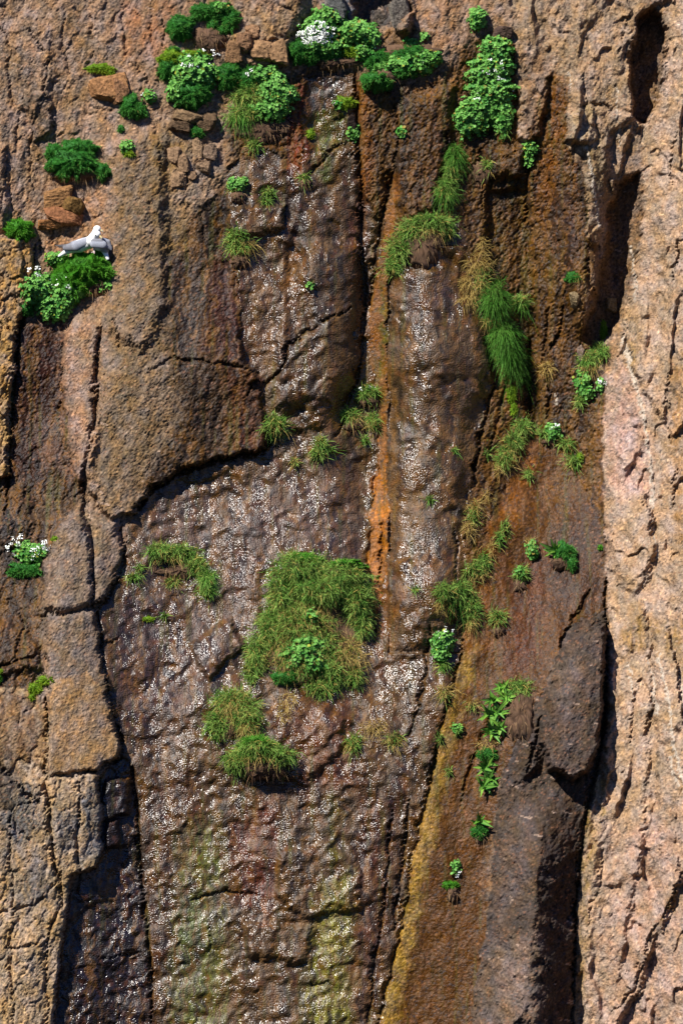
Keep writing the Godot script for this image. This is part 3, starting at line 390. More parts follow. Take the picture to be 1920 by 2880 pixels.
	["moss_tuft", "cushion plant", "", "small moss dot above the two part stone pillar", [["yellow", 128, 1238, 9, 6, 3]]],
	["grass_hummock", "grass", "", "biggest grass hummock with dead stems and a dark hollow at the centre of the slab", [["soil", 715, 1480, 112, 88, 8], ["straw", 690, 1430, 80, 60, 16, 0.5], ["straw", 690, 1500, 90, 60, 15, 0.35], ["grass", 690, 1450, 80, 70, 17, 0.6], ["grass", 690, 1318, 66, 42, 24], ["grass", 785, 1330, 64, 36, 24], ["bright", 700, 1290, 46, 16, 18], ["bright", 798, 1302, 42, 12, 18], ["grass", 735, 1360, 80, 36, 25], ["grass", 645, 1372, 30, 46, 17], ["grass", 822, 1385, 34, 60, 20], ["grass", 832, 1425, 24, 50, 16], ["grass", 618, 1440, 26, 50, 13], ["grass", 590, 1500, 26, 46, 11], ["grass", 578, 1540, 18, 36, 8], ["grass", 680, 1430, 70, 50, 16, 0.9], ["grass", 720, 1500, 90, 60, 15, 0.7], ["leaf", 700, 1500, 54, 38, 19], ["leaf", 720, 1528, 36, 24, 17], ["leaf", 716, 1426, 16, 22, 17], ["moss", 655, 1556, 34, 16, 10], ["grass", 740, 1575, 36, 26, 9], ["straw", 800, 1500, 40, 40, 14, 0.7], ["grass", 760, 1540, 40, 30, 12, 0.6]]],
	["grass_tuft", "grass", "", "small pale grass tuft at the right foot of the biggest hummock", [["grass", 813, 1556, 20, 26, 8], ["straw", 815, 1556, 16, 20, 8, 0.4]]],
	["dead_grass", "dead grass", "", "hanging wisps of dead grass under the biggest hummock", [["straw", 660, 1610, 20, 22, 6, 0.6], ["straw", 652, 1640, 14, 20, 5, 0.5]]],
	["grass_hummock", "grass", "", "brownish upper one of two grass hummocks below left of the biggest", [["soil", 545, 1650, 54, 44, 9], ["grass", 530, 1610, 44, 30, 15], ["grass", 560, 1640, 40, 44, 16], ["straw", 540, 1622, 50, 34, 16, 0.6], ["grass", 500, 1660, 30, 36, 11], ["straw", 570, 1670, 30, 30, 12, 0.5]]],
	["grass_hummock", "grass", "", "lower overhanging green grass hummock with a black shadow under it", [["soil", 604, 1766, 52, 24, 16], ["grass", 590, 1722, 62, 30, 22], ["bright", 590, 1706, 40, 16, 19], ["grass", 640, 1738, 40, 24, 19], ["grass", 545, 1748, 34, 26, 13], ["straw", 600, 1748, 60, 14, 20, 0.4]]],
	["grass_tuft", "grass", "", "upright dull grass tuft on the slab right of the lower hummocks", [["grass", 812, 1704, 18, 22, 7], ["straw", 812, 1706, 18, 18, 7, 0.5]]],
	["dead_grass", "dead grass", "", "dry flattened grass right of the upright dull tuft", [["straw", 860, 1668, 30, 20, 5, 0.8], ["grass", 905, 1695, 24, 16, 4, 0.4], ["straw", 900, 1700, 26, 18, 4, 0.5]]],
	["grass_tuft", "grass", "", "tiny tuft on the centre column above the runnel foot", [["grass", 953, 1354, 10, 8, 3]]],
	["grass_tuft", "grass", "", "tiny green tuft at the edge of a block low on the centre column", [["grass", 988, 1148, 9, 9, 3]]],
	["dock_rosettes", "leafy plant", "", "long broad leaved clump with grass beside it at the head of the dark rib", [["soil", 1190, 1640, 36, 60, 6], ["grass", 1188, 1580, 34, 20, 7], ["dock", 1150, 1580, 16, 14, 8], ["dock", 1130, 1606, 16, 14, 8], ["dock", 1162, 1600, 14, 12, 8], ["dock", 1122, 1640, 18, 14, 8], ["dock", 1142, 1636, 14, 14, 8], ["dock", 1124, 1676, 16, 14, 8], ["dock", 1146, 1668, 14, 14, 8], ["moss", 1188, 1606, 8, 8, 5]]],
	["dock_rosettes", "leafy plant", "", "second broad leaved clump below the long one, on dry roots", [["straw", 1118, 1706, 24, 12, 5, 0.8], ["moss", 1116, 1730, 22, 16, 6], ["dock", 1112, 1758, 14, 14, 7], ["dock", 1124, 1784, 16, 12, 7], ["dock", 1110, 1800, 12, 12, 6]]],
	["dock_rosettes", "leafy plant", "", "lowest yellowish rosette seated on a small green cushion", [["soil", 1098, 1916, 14, 14, 4], ["moss", 1098, 1906, 19, 17, 7], ["dock", 1096, 1882, 14, 12, 7]]],
	["scurvygrass_sprig", "flowering plant", "", "small leafy sprig with pale buds low on the brown slab", [["leaf", 1045, 1985, 8, 16, 4], ["flower", 1044, 2000, 6, 8, 5, 0.6]]],
	["moss_tuft", "cushion plant", "", "lowest little green cushion on a lump of roots on the brown slab", [["bright", 1032, 2028, 18, 9, 5], ["soil", 1036, 2048, 14, 18, 5]]],
	["moss_tuft", "cushion plant", "", "yellow-green moss creeping over the shoulder above the tan block", [["yellow", 108, 1560, 20, 11, 4], ["yellow", 86, 1578, 15, 13, 4], ["yellow", 80, 1598, 6, 8, 3]]],
	["moss_tuft", "cushion plant", "", "bright moss cut off by the left edge of the view", [["bright", 3, 1556, 9, 9, 3], ["yellow", 8, 1540, 7, 5, 3]]],
	["moss_tuft", "cushion plant", "", "tiny yellow moss spot on the dark slab below the arched mound", [["yellow", 343, 1422, 14, 6, 2]]],
	["grass_tuft", "grass", "", "tiny grass tuft just right of the yellow moss spot on the dark slab", [["grass", 380, 1414, 9, 7, 3]]],
	["thrift_cushion", "cushion plant", "", "small tufted cushion on cracked stones under the scurvygrass dome", [["moss", 454, 299, 19, 14, 7]]],
	["grass_tuft", "grass", "", "tiny tuft on the crack between the glittering column and the slanting grass strip", [["grass", 1120, 1040, 8, 10, 3, 0.8]]],
	["grass_tuft", "grass", "", "tiny tuft on the second glittering bulge of the centre column", [["grass", 1044, 1034, 9, 8, 3, 0.8]]],
	["sprig", "small plant", "", "tiny pale sprig on the dark wet column left of the upper runnel", [["leaf", 712, 655, 7, 7, 3, 0.6]]],
]
# stones that stand out of the face as pieces of their own: x, y, half width, half height, cm proud, turn, colour
const STONES := [
	[432, 262, 40, 15, 8, -0.25, "8d7355"], [470, 276, 26, 22, 7, 0.2, "6f5942"], [412, 285, 26, 13, 6, -0.1, "6a5540"],
	[246, 196, 46, 36, 7, 0.1, "a97b52"], [275, 205, 20, 26, 6, 0.0, "9a7150"], [128, 452, 36, 24, 9, 0.2, "a0764c"], [166, 470, 26, 22, 9, -0.3, "7d5f36"], [146, 496, 44, 20, 8, -0.1, "9c6a48"],
	[108, 512, 28, 12, 6, 0.1, "a27045"], [398, 356, 14, 20, 2, 0.1, "9b7d60"], [420, 372, 14, 24, 2, 0.2, "94775b"], [452, 335, 13, 26, 2, 0.1, "a38566"], [408, 410, 18, 22, 2, 0.0, "9c7e60"], [440, 400, 12, 12, 2, 0.4, "90745a"],
	[466, 380, 16, 14, 2, 0.0, "957a60"], [480, 345, 16, 22, 2, 0.1, "8d7560"], [1322, 684, 11, 18, 8, 0.35, "94805f"], [1338, 812, 9, 20, 5, 0.2, "8a7668"], [1408, 695, 14, 16, 6, 0.1, "a08a62"],
	[558, 92, 22, 26, 6, 0.05, "9d7757"], [536, 118, 20, 26, 6, 0.0, "93704f"], [600, 110, 30, 30, 6, 0.05, "a27e5b"], [640, 112, 22, 28, 6, 0.0, "a8835e"], [578, 64, 16, 16, 6, 0.1, "a57f5e"],
	[776, 8, 24, 26, 10, 0.2, "6b6b68"], [924, 24, 22, 40, 14, 0.1, "7c7469"], [1158, 64, 20, 14, 5, 0.1, "5c4a40"], [808, 278, 13, 22, 5, 0.0, "2f2622"],
]

# ---------------------------------------------------------------- rock: the mesh
const OFFSETS := [Vector2i(5, 3), Vector2i(-5, 5), Vector2i(4, -6), Vector2i(-6, -4)]
const HARD := [2, 6, 10, 11, 12, 13, 14, 16, 17]
var xs := PackedFloat32Array()
var ys := PackedFloat32Array()
var height: Array[PackedFloat32Array] = []
var colour: Array[PackedColorArray] = []
var kind_at: Array[PackedByteArray] = []
var nx := 0
var ny := 0
var areas := []
var masses := []
var cracks := []
var stains := []
var veins := []
var n_low: FastNoiseLite
var n_mid: FastNoiseLite
var n_one: FastNoiseLite
var n_cell: FastNoiseLite
var n_edge: FastNoiseLite
var n_chip: FastNoiseLite
var n_chip_d: FastNoiseLite

func noise(kind: int, seed_: int, octaves := 1) -> FastNoiseLite:
	var n := FastNoiseLite.new()
	n.noise_type = kind
	n.seed = seed_
	n.frequency = 1.0
	n.fractal_type = FastNoiseLite.FRACTAL_FBM if octaves > 1 else FastNoiseLite.FRACTAL_NONE
	n.fractal_octaves = octaves
	return n

func line_of(numbers: Array) -> PackedVector2Array:
	var p := PackedVector2Array()
	for i in numbers.size() / 2:
		p.append(Vector2(numbers[2 * i], numbers[2 * i + 1]))
	return p

func box_of(p: PackedVector2Array, grow: float) -> Rect2:
	var r := Rect2(p[0], Vector2.ZERO)
	for q in p:
		r = r.expand(q)
	return r.grow(grow)

func lin(hex: String) -> Color:
	return Color(hex).srgb_to_linear()

# distance to the outline, negative inside
func outline_distance(p: PackedVector2Array, at: Vector2) -> float:
	var best := 1e12
	var inside := false
	var b := p[p.size() - 1]
	for a in p:
		var e := b - a
		var w := at - a
		var t := clampf(w.dot(e) / e.length_squared(), 0.0, 1.0)
		best = minf(best, (w - e * t).length_squared())
		if (a.y > at.y) != (b.y > at.y) and at.x < (b.x - a.x) * (at.y - a.y) / (b.y - a.y) + a.x:
			inside = not inside
		b = a
	return -sqrt(best) if inside else sqrt(best)

# (distance to a polyline, place along it from 0 to 1)
func line_distance(p: PackedVector2Array, at: Vector2) -> Vector2:
	var best := 1e12
	var along := 0.0
	for i in p.size() - 1:
		var e := p[i + 1] - p[i]
		var w := at - p[i]
		var t := clampf(w.dot(e) / e.length_squared(), 0.0, 1.0)
		var d := (w - e * t).length_squared()
		if d < best:
			best = d
			along = (i + t) / (p.size() - 1)
	return Vector2(sqrt(best), along)

func spline(v: Array, x: float, at: Array) -> float:
	var i := 0
	while i < at.size() - 2 and x > at[i + 1]:
		i += 1
	var t := clampf((x - at[i]) / float(at[i + 1] - at[i]), 0.0, 1.0)
	return cubic_interpolate(v[i], v[i + 1], v[maxi(i - 1, 0)], v[mini(i + 2, v.size() - 1)], t)

func prepare() -> void:
	var index := {}
	for i in KINDS.size():
		index[KINDS[i][0]] = i
	for a in AREAS:
		var p := line_of(a[1])
		areas.append([box_of(p, 12), p, index[a[0]]])
	for m in MASSES:
		var p := line_of(m[2])
		masses.append([box_of(p, m[1] + 14), p, float(m[0]), float(m[1]), float(m[3]) if m.size() > 3 else -1e6, float(m[4]) if m.size() > 3 else -1e5])
	for c in CRACKS:
		var p := line_of(c[2])
		cracks.append([box_of(p, c[1] * 3.0 + 14), p, float(c[0]), float(c[1])])
	for s in STAINS:
		var p := line_of(s[4])
		stains.append([box_of(p, s[2] + 30), p, lin(s[0]), float(s[1]), float(s[2]), float(s[3])])
	for v in VEINS:
		var p := line_of(v[1])
		veins.append([box_of(p, 20), p, float(v[0])])
	n_low = noise(FastNoiseLite.TYPE_SIMPLEX_SMOOTH, 3, 3)
	n_mid = noise(FastNoiseLite.TYPE_SIMPLEX_SMOOTH, 11, 2)
	n_one = noise(FastNoiseLite.TYPE_SIMPLEX, 5)
	n_cell = noise(FastNoiseLite.TYPE_CELLULAR, 7)
	n_cell.cellular_return_type = FastNoiseLite.RETURN_CELL_VALUE
	n_edge = noise(FastNoiseLite.TYPE_CELLULAR, 7)
	n_edge.cellular_return_type = FastNoiseLite.RETURN_DISTANCE2_SUB
	n_chip = noise(FastNoiseLite.TYPE_CELLULAR, 21)
	n_chip.cellular_return_type = FastNoiseLite.RETURN_CELL_VALUE
	n_chip_d = noise(FastNoiseLite.TYPE_CELLULAR, 21)
	n_chip_d.cellular_return_type = FastNoiseLite.RETURN_DISTANCE

func touching(list: Array, y: float, near := 0.0) -> Array:
	return list.filter(func(f): return f[0].position.y - near <= y and f[0].end.y + near >= y)


func sort_row(j: int) -> void:
	var py := 1176.0 - ys[j] / D
	var row_k := PackedByteArray()
	row_k.resize(nx)
	var row_areas := touching(areas, py, 12.0)
	for i in nx:
		var px := 784.0 + xs[i] / D
		var at := Vector2(px, py)
		at += Vector2(n_mid.get_noise_2d(px * 0.02, py * 0.02), n_mid.get_noise_2d(px * 0.02 + 500.0, py * 0.02)) * 7.0
		at += Vector2(n_one.get_noise_2d(px * 0.11, py * 0.11), n_one.get_noise_2d(px * 0.11 + 300.0, py * 0.11)) * 2.0
		for a in row_areas:
			if a[0].has_point(at) and Geometry2D.is_point_in_polygon(at, a[1]):
				row_k[i] = a[2]
	kind_at[j] = row_k

func build_row(j: int) -> void:
	var py := 1176.0 - ys[j] / D
	var row_h := PackedFloat32Array()
	var row_c := PackedColorArray()
	row_h.resize(nx)
	row_c.resize(nx)
	var row_masses := touching(masses, py)
	var row_cracks := touching(cracks, py)
	var row_stains := touching(stains, py, 40.0)
	var row_veins := touching(veins, py)
	var depth_row := []
	for c in COLS.size():
		depth_row.append(spline(DEPTH.map(func(r): return float(r[c])), py, ROWS))
	var lean := spline(LEAN.map(func(r): return float(r[1])), py, LEAN.map(func(r): return r[0]))
	for i in nx:
		var px := 784.0 + xs[i] / D
		var here := Vector2(px, py)
		var wx := n_mid.get_noise_2d(px * 0.02, py * 0.02)
		var wy := n_mid.get_noise_2d(px * 0.02 + 500.0, py * 0.02)
		var fx := n_one.get_noise_2d(px * 0.11, py * 0.11)
		var fy := n_one.get_noise_2d(px * 0.11 + 300.0, py * 0.11)
		var at := here + Vector2(wx * 7.0 + fx * 2.0, wy * 7.0 + fy * 2.0)
		# which rock
		var k: int = kind_at[j][i]
		var kind: Array = KINDS[k]
		# shape, in cm
		var h: float = lean + spline(depth_row, px, COLS)
		if kind[7] == "wet":
			h += 4.0 * n_mid.get_noise_2d(px * 0.004, py * 0.003) + 1.2 * n_one.get_noise_2d(px * 0.011, py * 0.008 + 40.0)
		else:
			h += 5.0 * n_low.get_noise_2d(px * 0.004, py * 0.0022) + 2.0 * n_low.get_noise_2d(px * 0.011, py * 0.006 + 40.0)
		for m in row_masses:
			if m[0].has_point(at):
				var d := outline_distance(m[1], at)
				if d < m[3]:
					h += m[2] * (smoothstep(m[3], -m[3], d) if m[3] < 50.0 else smoothstep(10.0, -2.0 * m[3], d)) * smoothstep(m[4], m[5], py)
		for c in row_cracks:
			if c[0].has_point(at):
				var d := line_distance(c[1], at)
				var width: float = c[3] * (0.6 + 0.8 * wx + 0.5 * fx) * (0.45 + 1.1 * sqrt(maxf(0.0, sin(PI * d.y))))
				if d.x < width * 2.5:
					h -= 0.65 * c[2] * exp(-pow(d.x / maxf(width, 0.6), 2.0) * 1.4)
		if k == 1 and px > 890.0 and py > 560.0 and py < 1500.0:
			h += 5.0 * cos((py - 800.0 + 30.0 * wx) * TAU / 280.0)
		elif k == 1 or k == 8:
			h += 1.3 * sin((py + 0.25 * px + 60.0 * wx) * TAU / 130.0)
		var grain := n_one.get_noise_2d(px * 0.16 + 900.0, py * 0.16)
		h += kind[2] * n_mid.get_noise_2d(px * 0.045, py * 0.03 + 90.0)
		h += kind[3] * (0.6 * grain + 0.35 * n_one.get_noise_2d(px * 0.27, py * 0.27 + 77.0))
		if kind[4] > 0.15:
			var q := Vector2(px * 0.030 + wx * 0.4, py * 0.017 + wy * 0.4)
			var e := n_edge.get_noise_2d(q.x, q.y)
			h += kind[4] * (n_cell.get_noise_2d(q.x, q.y) - 1.6 * exp(-(e + 1.0) * 14.0))
			e = n_edge.get_noise_2d(q.x * 2.7 + 9.0, q.y * 2.3)
			h += kind[4] * 0.4 * (n_cell.get_noise_2d(q.x * 2.7 + 9.0, q.y * 2.3) - 1.4 * exp(-(e + 1.0) * 9.0))
		if k == 12 or k == 13:
			var u := (px + 0.22 * py) / 128.0 + 0.9 * n_mid.get_noise_2d(px * 0.006, py * 0.0022 + 60.0) + 0.10 * wx
			var saw := fposmod(u, 1.0)
			h += 8.5 * (minf(saw / 0.86, (1.0 - saw) / 0.14) - 0.5) * clampf(0.3 + 1.8 * n_low.get_noise_2d(px * 0.007 + 80.0, py * 0.005), 0.0, 1.2)
			var t := (py - 0.35 * px) / 260.0 + 1.4 * n_low.get_noise_2d(px * 0.008 + 20.0, py * 0.006)
			saw = fposmod(t, 1.0)
			h += 4.5 * (minf(saw / 0.88, (1.0 - saw) / 0.12) - 0.5) * clampf(0.3 + 2.0 * n_low.get_noise_2d(px * 0.009 + 180.0, py * 0.007), 0.0, 1.2)
		if kind[5] > 0.25:
			var g := n_mid.get_noise_2d(px * 0.05 + 0.008 * py + wx * 0.6, py * 0.0085 + 33.0)
			h += kind[5] * (0.3 - 2.2 * maxf(0.0, g - 0.18) - 0.35 * absf(g)) * clampf(0.55 + 1.3 * n_low.get_noise_2d(px * 0.008 + 30.0, py * 0.004), 0.1, 1.3)
		h += kind[6] * (0.6 * n_one.get_noise_2d(px * 0.075 + py * 0.03, py * 0.12) + 0.5 * n_one.get_noise_2d(px * 0.17, py * 0.22 + 11.0))
		# colour
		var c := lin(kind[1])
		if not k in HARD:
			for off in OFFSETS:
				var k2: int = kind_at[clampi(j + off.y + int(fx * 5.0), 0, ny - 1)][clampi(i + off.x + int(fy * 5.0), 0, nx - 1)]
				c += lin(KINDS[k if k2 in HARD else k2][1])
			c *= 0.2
		var streak_at := Vector2(px * 0.10 + wx * 1.2, py * 0.006)
		var streak := n_mid.get_noise_2d(streak_at.x, streak_at.y)
		for s in row_stains:
			var where := here + Vector2(wx * 16.0 + fx * 5.0, wy * 26.0 + fy * 6.0)
			if s[0].has_point(where):
				var d := outline_distance(s[1], where)
				if d < s[4]:
					c = c.lerp(s[2], clampf(s[3] * 1.45 * smoothstep(s[4], -s[4], d) * (1.0 - s[5] * clampf(0.5 + 1.5 * streak, 0.0, 1.0)), 0.0, 1.0))
		if kind[7] != "dry":
			var share := 0.45 if k == 9 or k == 2 else 1.25
			var run := share * n_mid.get_noise_2d(px * 0.055 + wx * 0.9, py * 0.0032 + 400.0)
			var thin := share * n_mid.get_noise_2d(px * 0.16 + wx * 1.5, py * 0.008 + 600.0)
			c = c.lerp(Color(0.19, 0.085, 0.015), clampf(1.8 * run + 1.0 * thin - 0.28, 0.0, 0.7))
			c = c.lerp(Color(0.018, 0.013, 0.013), clampf(-1.8 * run + 1.0 * thin - 0.32, 0.0, 0.7))
			c = c.lerp(Color(0.11, 0.10, 0.02), clampf(1.5 * n_mid.get_noise_2d(px * 0.05 + 90.0, py * 0.0030 + 40.0) - 0.45, 0.0, 0.5))
		var blotch := n_mid.get_noise_2d(px * 0.013 + 70.0, py * 0.011)
		var hue := n_mid.get_noise_2d(px * 0.022 + 170.0, py * 0.016)
		if k == 12 or k == 13:
			hue *= 0.4
		var grey := clampf(0.3 + 0.9 * n_mid.get_noise_2d(px * 0.03 + 270.0, py * 0.02), 0.0, 0.6)
		var speck := n_one.get_noise_2d(px * 0.21 + 40.0, py * 0.21)
		var fine := n_one.get_noise_2d(px * 0.75, py * 0.75 + 8.0)
		var v := 1.0 + 0.24 * blotch + 0.20 * speck + (0.12 if k == 12 or k == 13 else 0.34 if kind[7] == "wet" else 0.2) * fine + 0.18 * n_mid.get_noise_2d(px * 0.05, py * 0.05)
		var mean := (c.r + c.g + c.b) / 3.0
		c = c.lerp(Color(mean * 1.08, mean, mean * 0.92), grey * (0.6 if kind[7] == "dry" else 0.3))
		c = Color(c.r * v * (1.0 + 0.11 * hue), c.g * v, c.b * v * (1.0 - 0.25 * hue + 0.12 * blotch))
		if kind[7] != "wet":
			# clasts of the breccia: dark, rusty, pink and cream bits, and a few long slivers
			var q2 := Vector2(px * 0.17 + wx, py * 0.20 + px * 0.03)
			var chip := n_chip.get_noise_2d(q2.x, q2.y)
			var near := n_chip_d.get_noise_2d(q2.x, q2.y)
			if near < -0.60:
				if chip > 0.80:
					c = c.lerp(Color(c.r * 1.7 + 0.05, c.g * 1.6 + 0.03, c.b * 1.4 + 0.02), 0.7)
				elif chip > 0.62:
					c = c.lerp(Color(0.42, 0.19, 0.10), 0.4)
				elif chip < -0.72:
					c = c.lerp(Color(0.05, 0.047, 0.05), 0.65)
			var q3 := Vector2(px * 0.045 + py * 0.012 + wy, py * 0.17 - px * 0.05)
			if kind[7] == "dry" and n_chip.get_noise_2d(q3.x, q3.y) > 0.93 and n_chip_d.get_noise_2d(q3.x, q3.y) < -0.72:
				c = c.lerp(Color(0.60, 0.42, 0.31), 0.65)
		else:
			var rust := n_mid.get_noise_2d(px * 0.035 + 15.0, py * 0.03)
			c = c.lerp(Color(0.20, 0.065, 0.018), clampf(rust * 0.8 - 0.15, 0.0, 0.35))
		for s in row_veins:
			if s[0].has_point(at):
				var d := line_distance(s[1], at)
				if d.x < s[2] * (1.0 + 0.5 * fx):
					h += 0.9
					c = c.lerp(Color(0.66, 0.56, 0.44), 0.75)
		row_h[i] = h * 0.01
		row_c[i] = Color(clampf(c.r, 0.004, 0.85), clampf(c.g, 0.004, 0.85), clampf(c.b, 0.004, 0.85))
	height[j] = row_h
	colour[j] = row_c

func steps(half: float, fine: float, coarse: float, reach: float) -> PackedFloat32Array:
	var out := PackedFloat32Array()
	var x := -half - reach
	while x < -half - 1e-4:
		out.append(x)
		x += coarse
	var n := int(round(2.0 * half / fine))
	for i in n + 1:
		out.append(-half + i * fine)
	x = half + coarse
	while x < half + reach + 1e-4:
		out.append(x)
		x += coarse
	return out

var kind_arrays := []

func build_kind(k: int) -> void:
	var at := PackedVector3Array()
	var normal := PackedVector3Array()
	var tint := PackedColorArray()
	var index := PackedInt32Array()
	var upper := PackedInt32Array()
	var lower := PackedInt32Array()
	upper.resize(nx)
	lower.resize(nx)
	upper.fill(-1)
	for j in ny - 1:
		lower.fill(-1)
		if kind_at[j].has(k):
			for i in nx - 1:
				if kind_at[j][i] != k:
					continue
				var q := [0, 0, 0, 0]
				for n in 4:
					var a := i + (n & 1)
					var b := j + (n >> 1)
					var found := upper[a] if n < 2 else lower[a]
					if found < 0:
						found = at.size()
						var x0 := maxi(a - 1, 0)
						var x1 := mini(a + 1, nx - 1)
						var y0 := maxi(b - 1, 0)
						var y1 := mini(b + 1, ny - 1)
						var dx := (height[b][x1] - height[b][x0]) / (xs[x1] - xs[x0])
						var dy := (height[y1][a] - height[y0][a]) / (ys[y1] - ys[y0])
						at.append(Vector3(xs[a], ys[b], height[b][a]))
						normal.append(Vector3(-dx, -dy, 1.0).normalized())
						tint.append(colour[b][a])
						if n < 2:
							upper[a] = found
						else:
							lower[a] = found
					q[n] = found
				index.append_array([q[0], q[1], q[2], q[1], q[3], q[2]])
		var swap := upper
		upper = lower
		lower = swap
	kind_arrays[k] = [at, normal, tint, index]

func build_cliff() -> Node3D:
	xs = steps(3.06, STEP, 0.06, 1.2)
	ys = steps(4.56, STEP, 0.06, 1.2)
	ys.reverse()
	first_x = 20
	nx = xs.size()
	ny = ys.size()
	height.resize(ny)
	colour.resize(ny)
	kind_at.resize(ny)
	prepare()
	var task := WorkerThreadPool.add_group_task(sort_row, ny)
	WorkerThreadPool.wait_for_group_task_completion(task)
	task = WorkerThreadPool.add_group_task(build_row, ny)
	WorkerThreadPool.wait_for_group_task_completion(task)
	# one mesh for each kind of rock, with normals taken from the whole face
	var cliff := Node3D.new()
	cliff.name = "cliff_face"
	cliff.set_meta("kind", "structure")
	cliff.set_meta("label", "weathered brown sea cliff with wet seepage streaks behind every plant")
	add_child(cliff)
	kind_arrays.resize(KINDS.size())
	task = WorkerThreadPool.add_group_task(build_kind, KINDS.size())
	WorkerThreadPool.wait_for_group_task_completion(task)
	for k in KINDS.size():
		if kind_arrays[k][3].size():
			part_of(cliff, KINDS[k][0], mesh_arrays(kind_arrays[k]), rock[KINDS[k][7]])
	return cliff

func part_of(parent: Node3D, called: String, arrays: Array, material: Material) -> MeshInstance3D:
	var mesh := ArrayMesh.new()
	mesh.add_surface_from_arrays(Mesh.PRIMITIVE_TRIANGLES, arrays)
	mesh.surface_set_material(0, material)
	var o := MeshInstance3D.new()
	o.name = numbered(parent, called)
	o.mesh = mesh
	parent.add_child(o, true)
	return o

func numbered(parent: Node, called: String) -> String:
	if not parent.has_node(NodePath(called)):
		return called
	var n := 1
	while parent.has_node(NodePath("%s_%03d" % [called, n])):
		n += 1
	return "%s_%03d" % [called, n]

# ---------------------------------------------------------------- materials
var rock := {}

func noise_image(size: int, frequency: float, octaves: int, seed_: int, kind := FastNoiseLite.TYPE_SIMPLEX_SMOOTH) -> Image:
	var n := noise(kind, seed_, octaves)
	n.frequency = frequency
	n.fractal_gain = 0.58
	return n.get_seamless_image(size, size)

func make_rock_materials() -> void:
	var coarse := noise_image(1024, 0.034, 6, 41)
	var pits := noise_image(1024, 0.05, 3, 43, FastNoiseLite.TYPE_CELLULAR)
	coarse.convert(Image.FORMAT_RGBA8)
	pits.convert(Image.FORMAT_RGBA8)
	var a := coarse.get_data()
	var b := pits.get_data()
	var bump := PackedByteArray()
	var tint := PackedByteArray()
	var rough := PackedByteArray()
	bump.resize(1024 * 1024)
	tint.resize(1024 * 1024)
	rough.resize(1024 * 1024)
	for i in 1024 * 1024:
		var u := a[i * 4]
		var w := b[i * 4]
		bump[i] = (u * 3 + w) / 4
		tint[i] = clampi(205 + (u - 128) / 2 - (w - 128) / 5, 120, 255)
		rough[i] = clampi(128 + (u - 128) / 2, 60, 230)
	var bump_t := ImageTexture.create_from_image(Image.create_from_data(1024, 1024, false, Image.FORMAT_L8, bump))
	var tint_t := ImageTexture.create_from_image(Image.create_from_data(1024, 1024, false, Image.FORMAT_L8, tint))
	# wet stone: small rounded knobs a couple of centimetres apart, each of which can mirror the sun
	var knobs := noise_image(2048, 0.088, 1, 47, FastNoiseLite.TYPE_CELLULAR)
	knobs.convert(Image.FORMAT_L8)
	var kb := knobs.get_data()
	for i in kb.size():
		kb[i] = 255 - kb[i] * kb[i] / 256
	var film := Image.create_from_data(2048, 2048, false, Image.FORMAT_L8, kb)
	var pools := noise_image(1024, 0.009, 4, 51)
	pools.convert(Image.FORMAT_L8)
	var pool_bytes := pools.get_data()
	for i in pool_bytes.size():
		pool_bytes[i] = int(255.0 * clampf(0.23 + 0.45 * smoothstep(120.0, 165.0, float(pool_bytes[i])), 0.08, 0.7))
	var pools_t := ImageTexture.create_from_image(Image.create_from_data(1024, 1024, false, Image.FORMAT_L8, pool_bytes))
	var film_t := ImageTexture.create_from_image(film)
	for name_ in ["dry", "damp", "wet"]:
		var m := StandardMaterial3D.new()
		m.resource_name = name_ + " rock"
		m.vertex_color_use_as_albedo = true
		m.uv1_triplanar = true
		m.uv1_world_triplanar = true
		m.uv1_scale = Vector3.ONE / 1.3
		m.albedo_texture = tint_t
		m.heightmap_enabled = true
		m.heightmap_texture = film_t if name_ == "wet" else bump_t
		m.heightmap_scale = {"dry": 1.5, "damp": 1.2, "wet": 1.05}[name_]
		m.roughness = {"dry": 0.92, "damp": 0.5, "wet": 1.0}[name_]
		if name_ == "wet":
			m.uv1_scale = Vector3.ONE / 2.6
			m.roughness_texture = pools_t
		m.metallic_specular = {"dry": 0.25, "damp": 0.28, "wet": 0.5}[name_]
		rock[name_] = m


# ---------------------------------------------------------------- plants: shapes
var dice := RandomNumberGenerator.new()
var leafy: StandardMaterial3D
var broad: StandardMaterial3D
var petals: StandardMaterial3D
var earth: StandardMaterial3D
var dock_meshes: Array[ArrayMesh] = []

func ground(px: float, py: float) -> float:
	var x := (px - 784.0) * D
	var y := (1176.0 - py) * D
	var i := clampi(int(round((x + 3.06) / STEP)) + first_x, 1, nx - 2)
	var j := clampi(int(round((4.56 - y) / STEP)) + first_x, 1, ny - 2)
	return height[j][i]

func ground_smooth(px: float, py: float) -> float:
	return 0.2 * (ground(px, py) + ground(px - 12, py) + ground(px + 12, py) + ground(px, py - 12) + ground(px, py + 12))

func spot(px: float, py: float, out := 0.0) -> Vector3:
	return Vector3((px - 784.0) * D, (1176.0 - py) * D, ground_smooth(px, py) + out)

func fresh() -> Array:
	return [PackedVector3Array(), PackedVector3Array(), PackedColorArray(), PackedInt32Array()]

func mesh_arrays(b: Array) -> Array:
	var a := []
	a.resize(Mesh.ARRAY_MAX)
	a[Mesh.ARRAY_VERTEX] = b[0]
	a[Mesh.ARRAY_NORMAL] = b[1]
	a[Mesh.ARRAY_COLOR] = b[2]
	a[Mesh.ARRAY_INDEX] = b[3]
	return a

func rnd(a: float, b: float) -> float:
	return a + (b - a) * dice.randf()

func any_way() -> Vector3:
	return Vector3(dice.randf() - 0.5, dice.randf() - 0.5, dice.randf() - 0.5) * 2.0

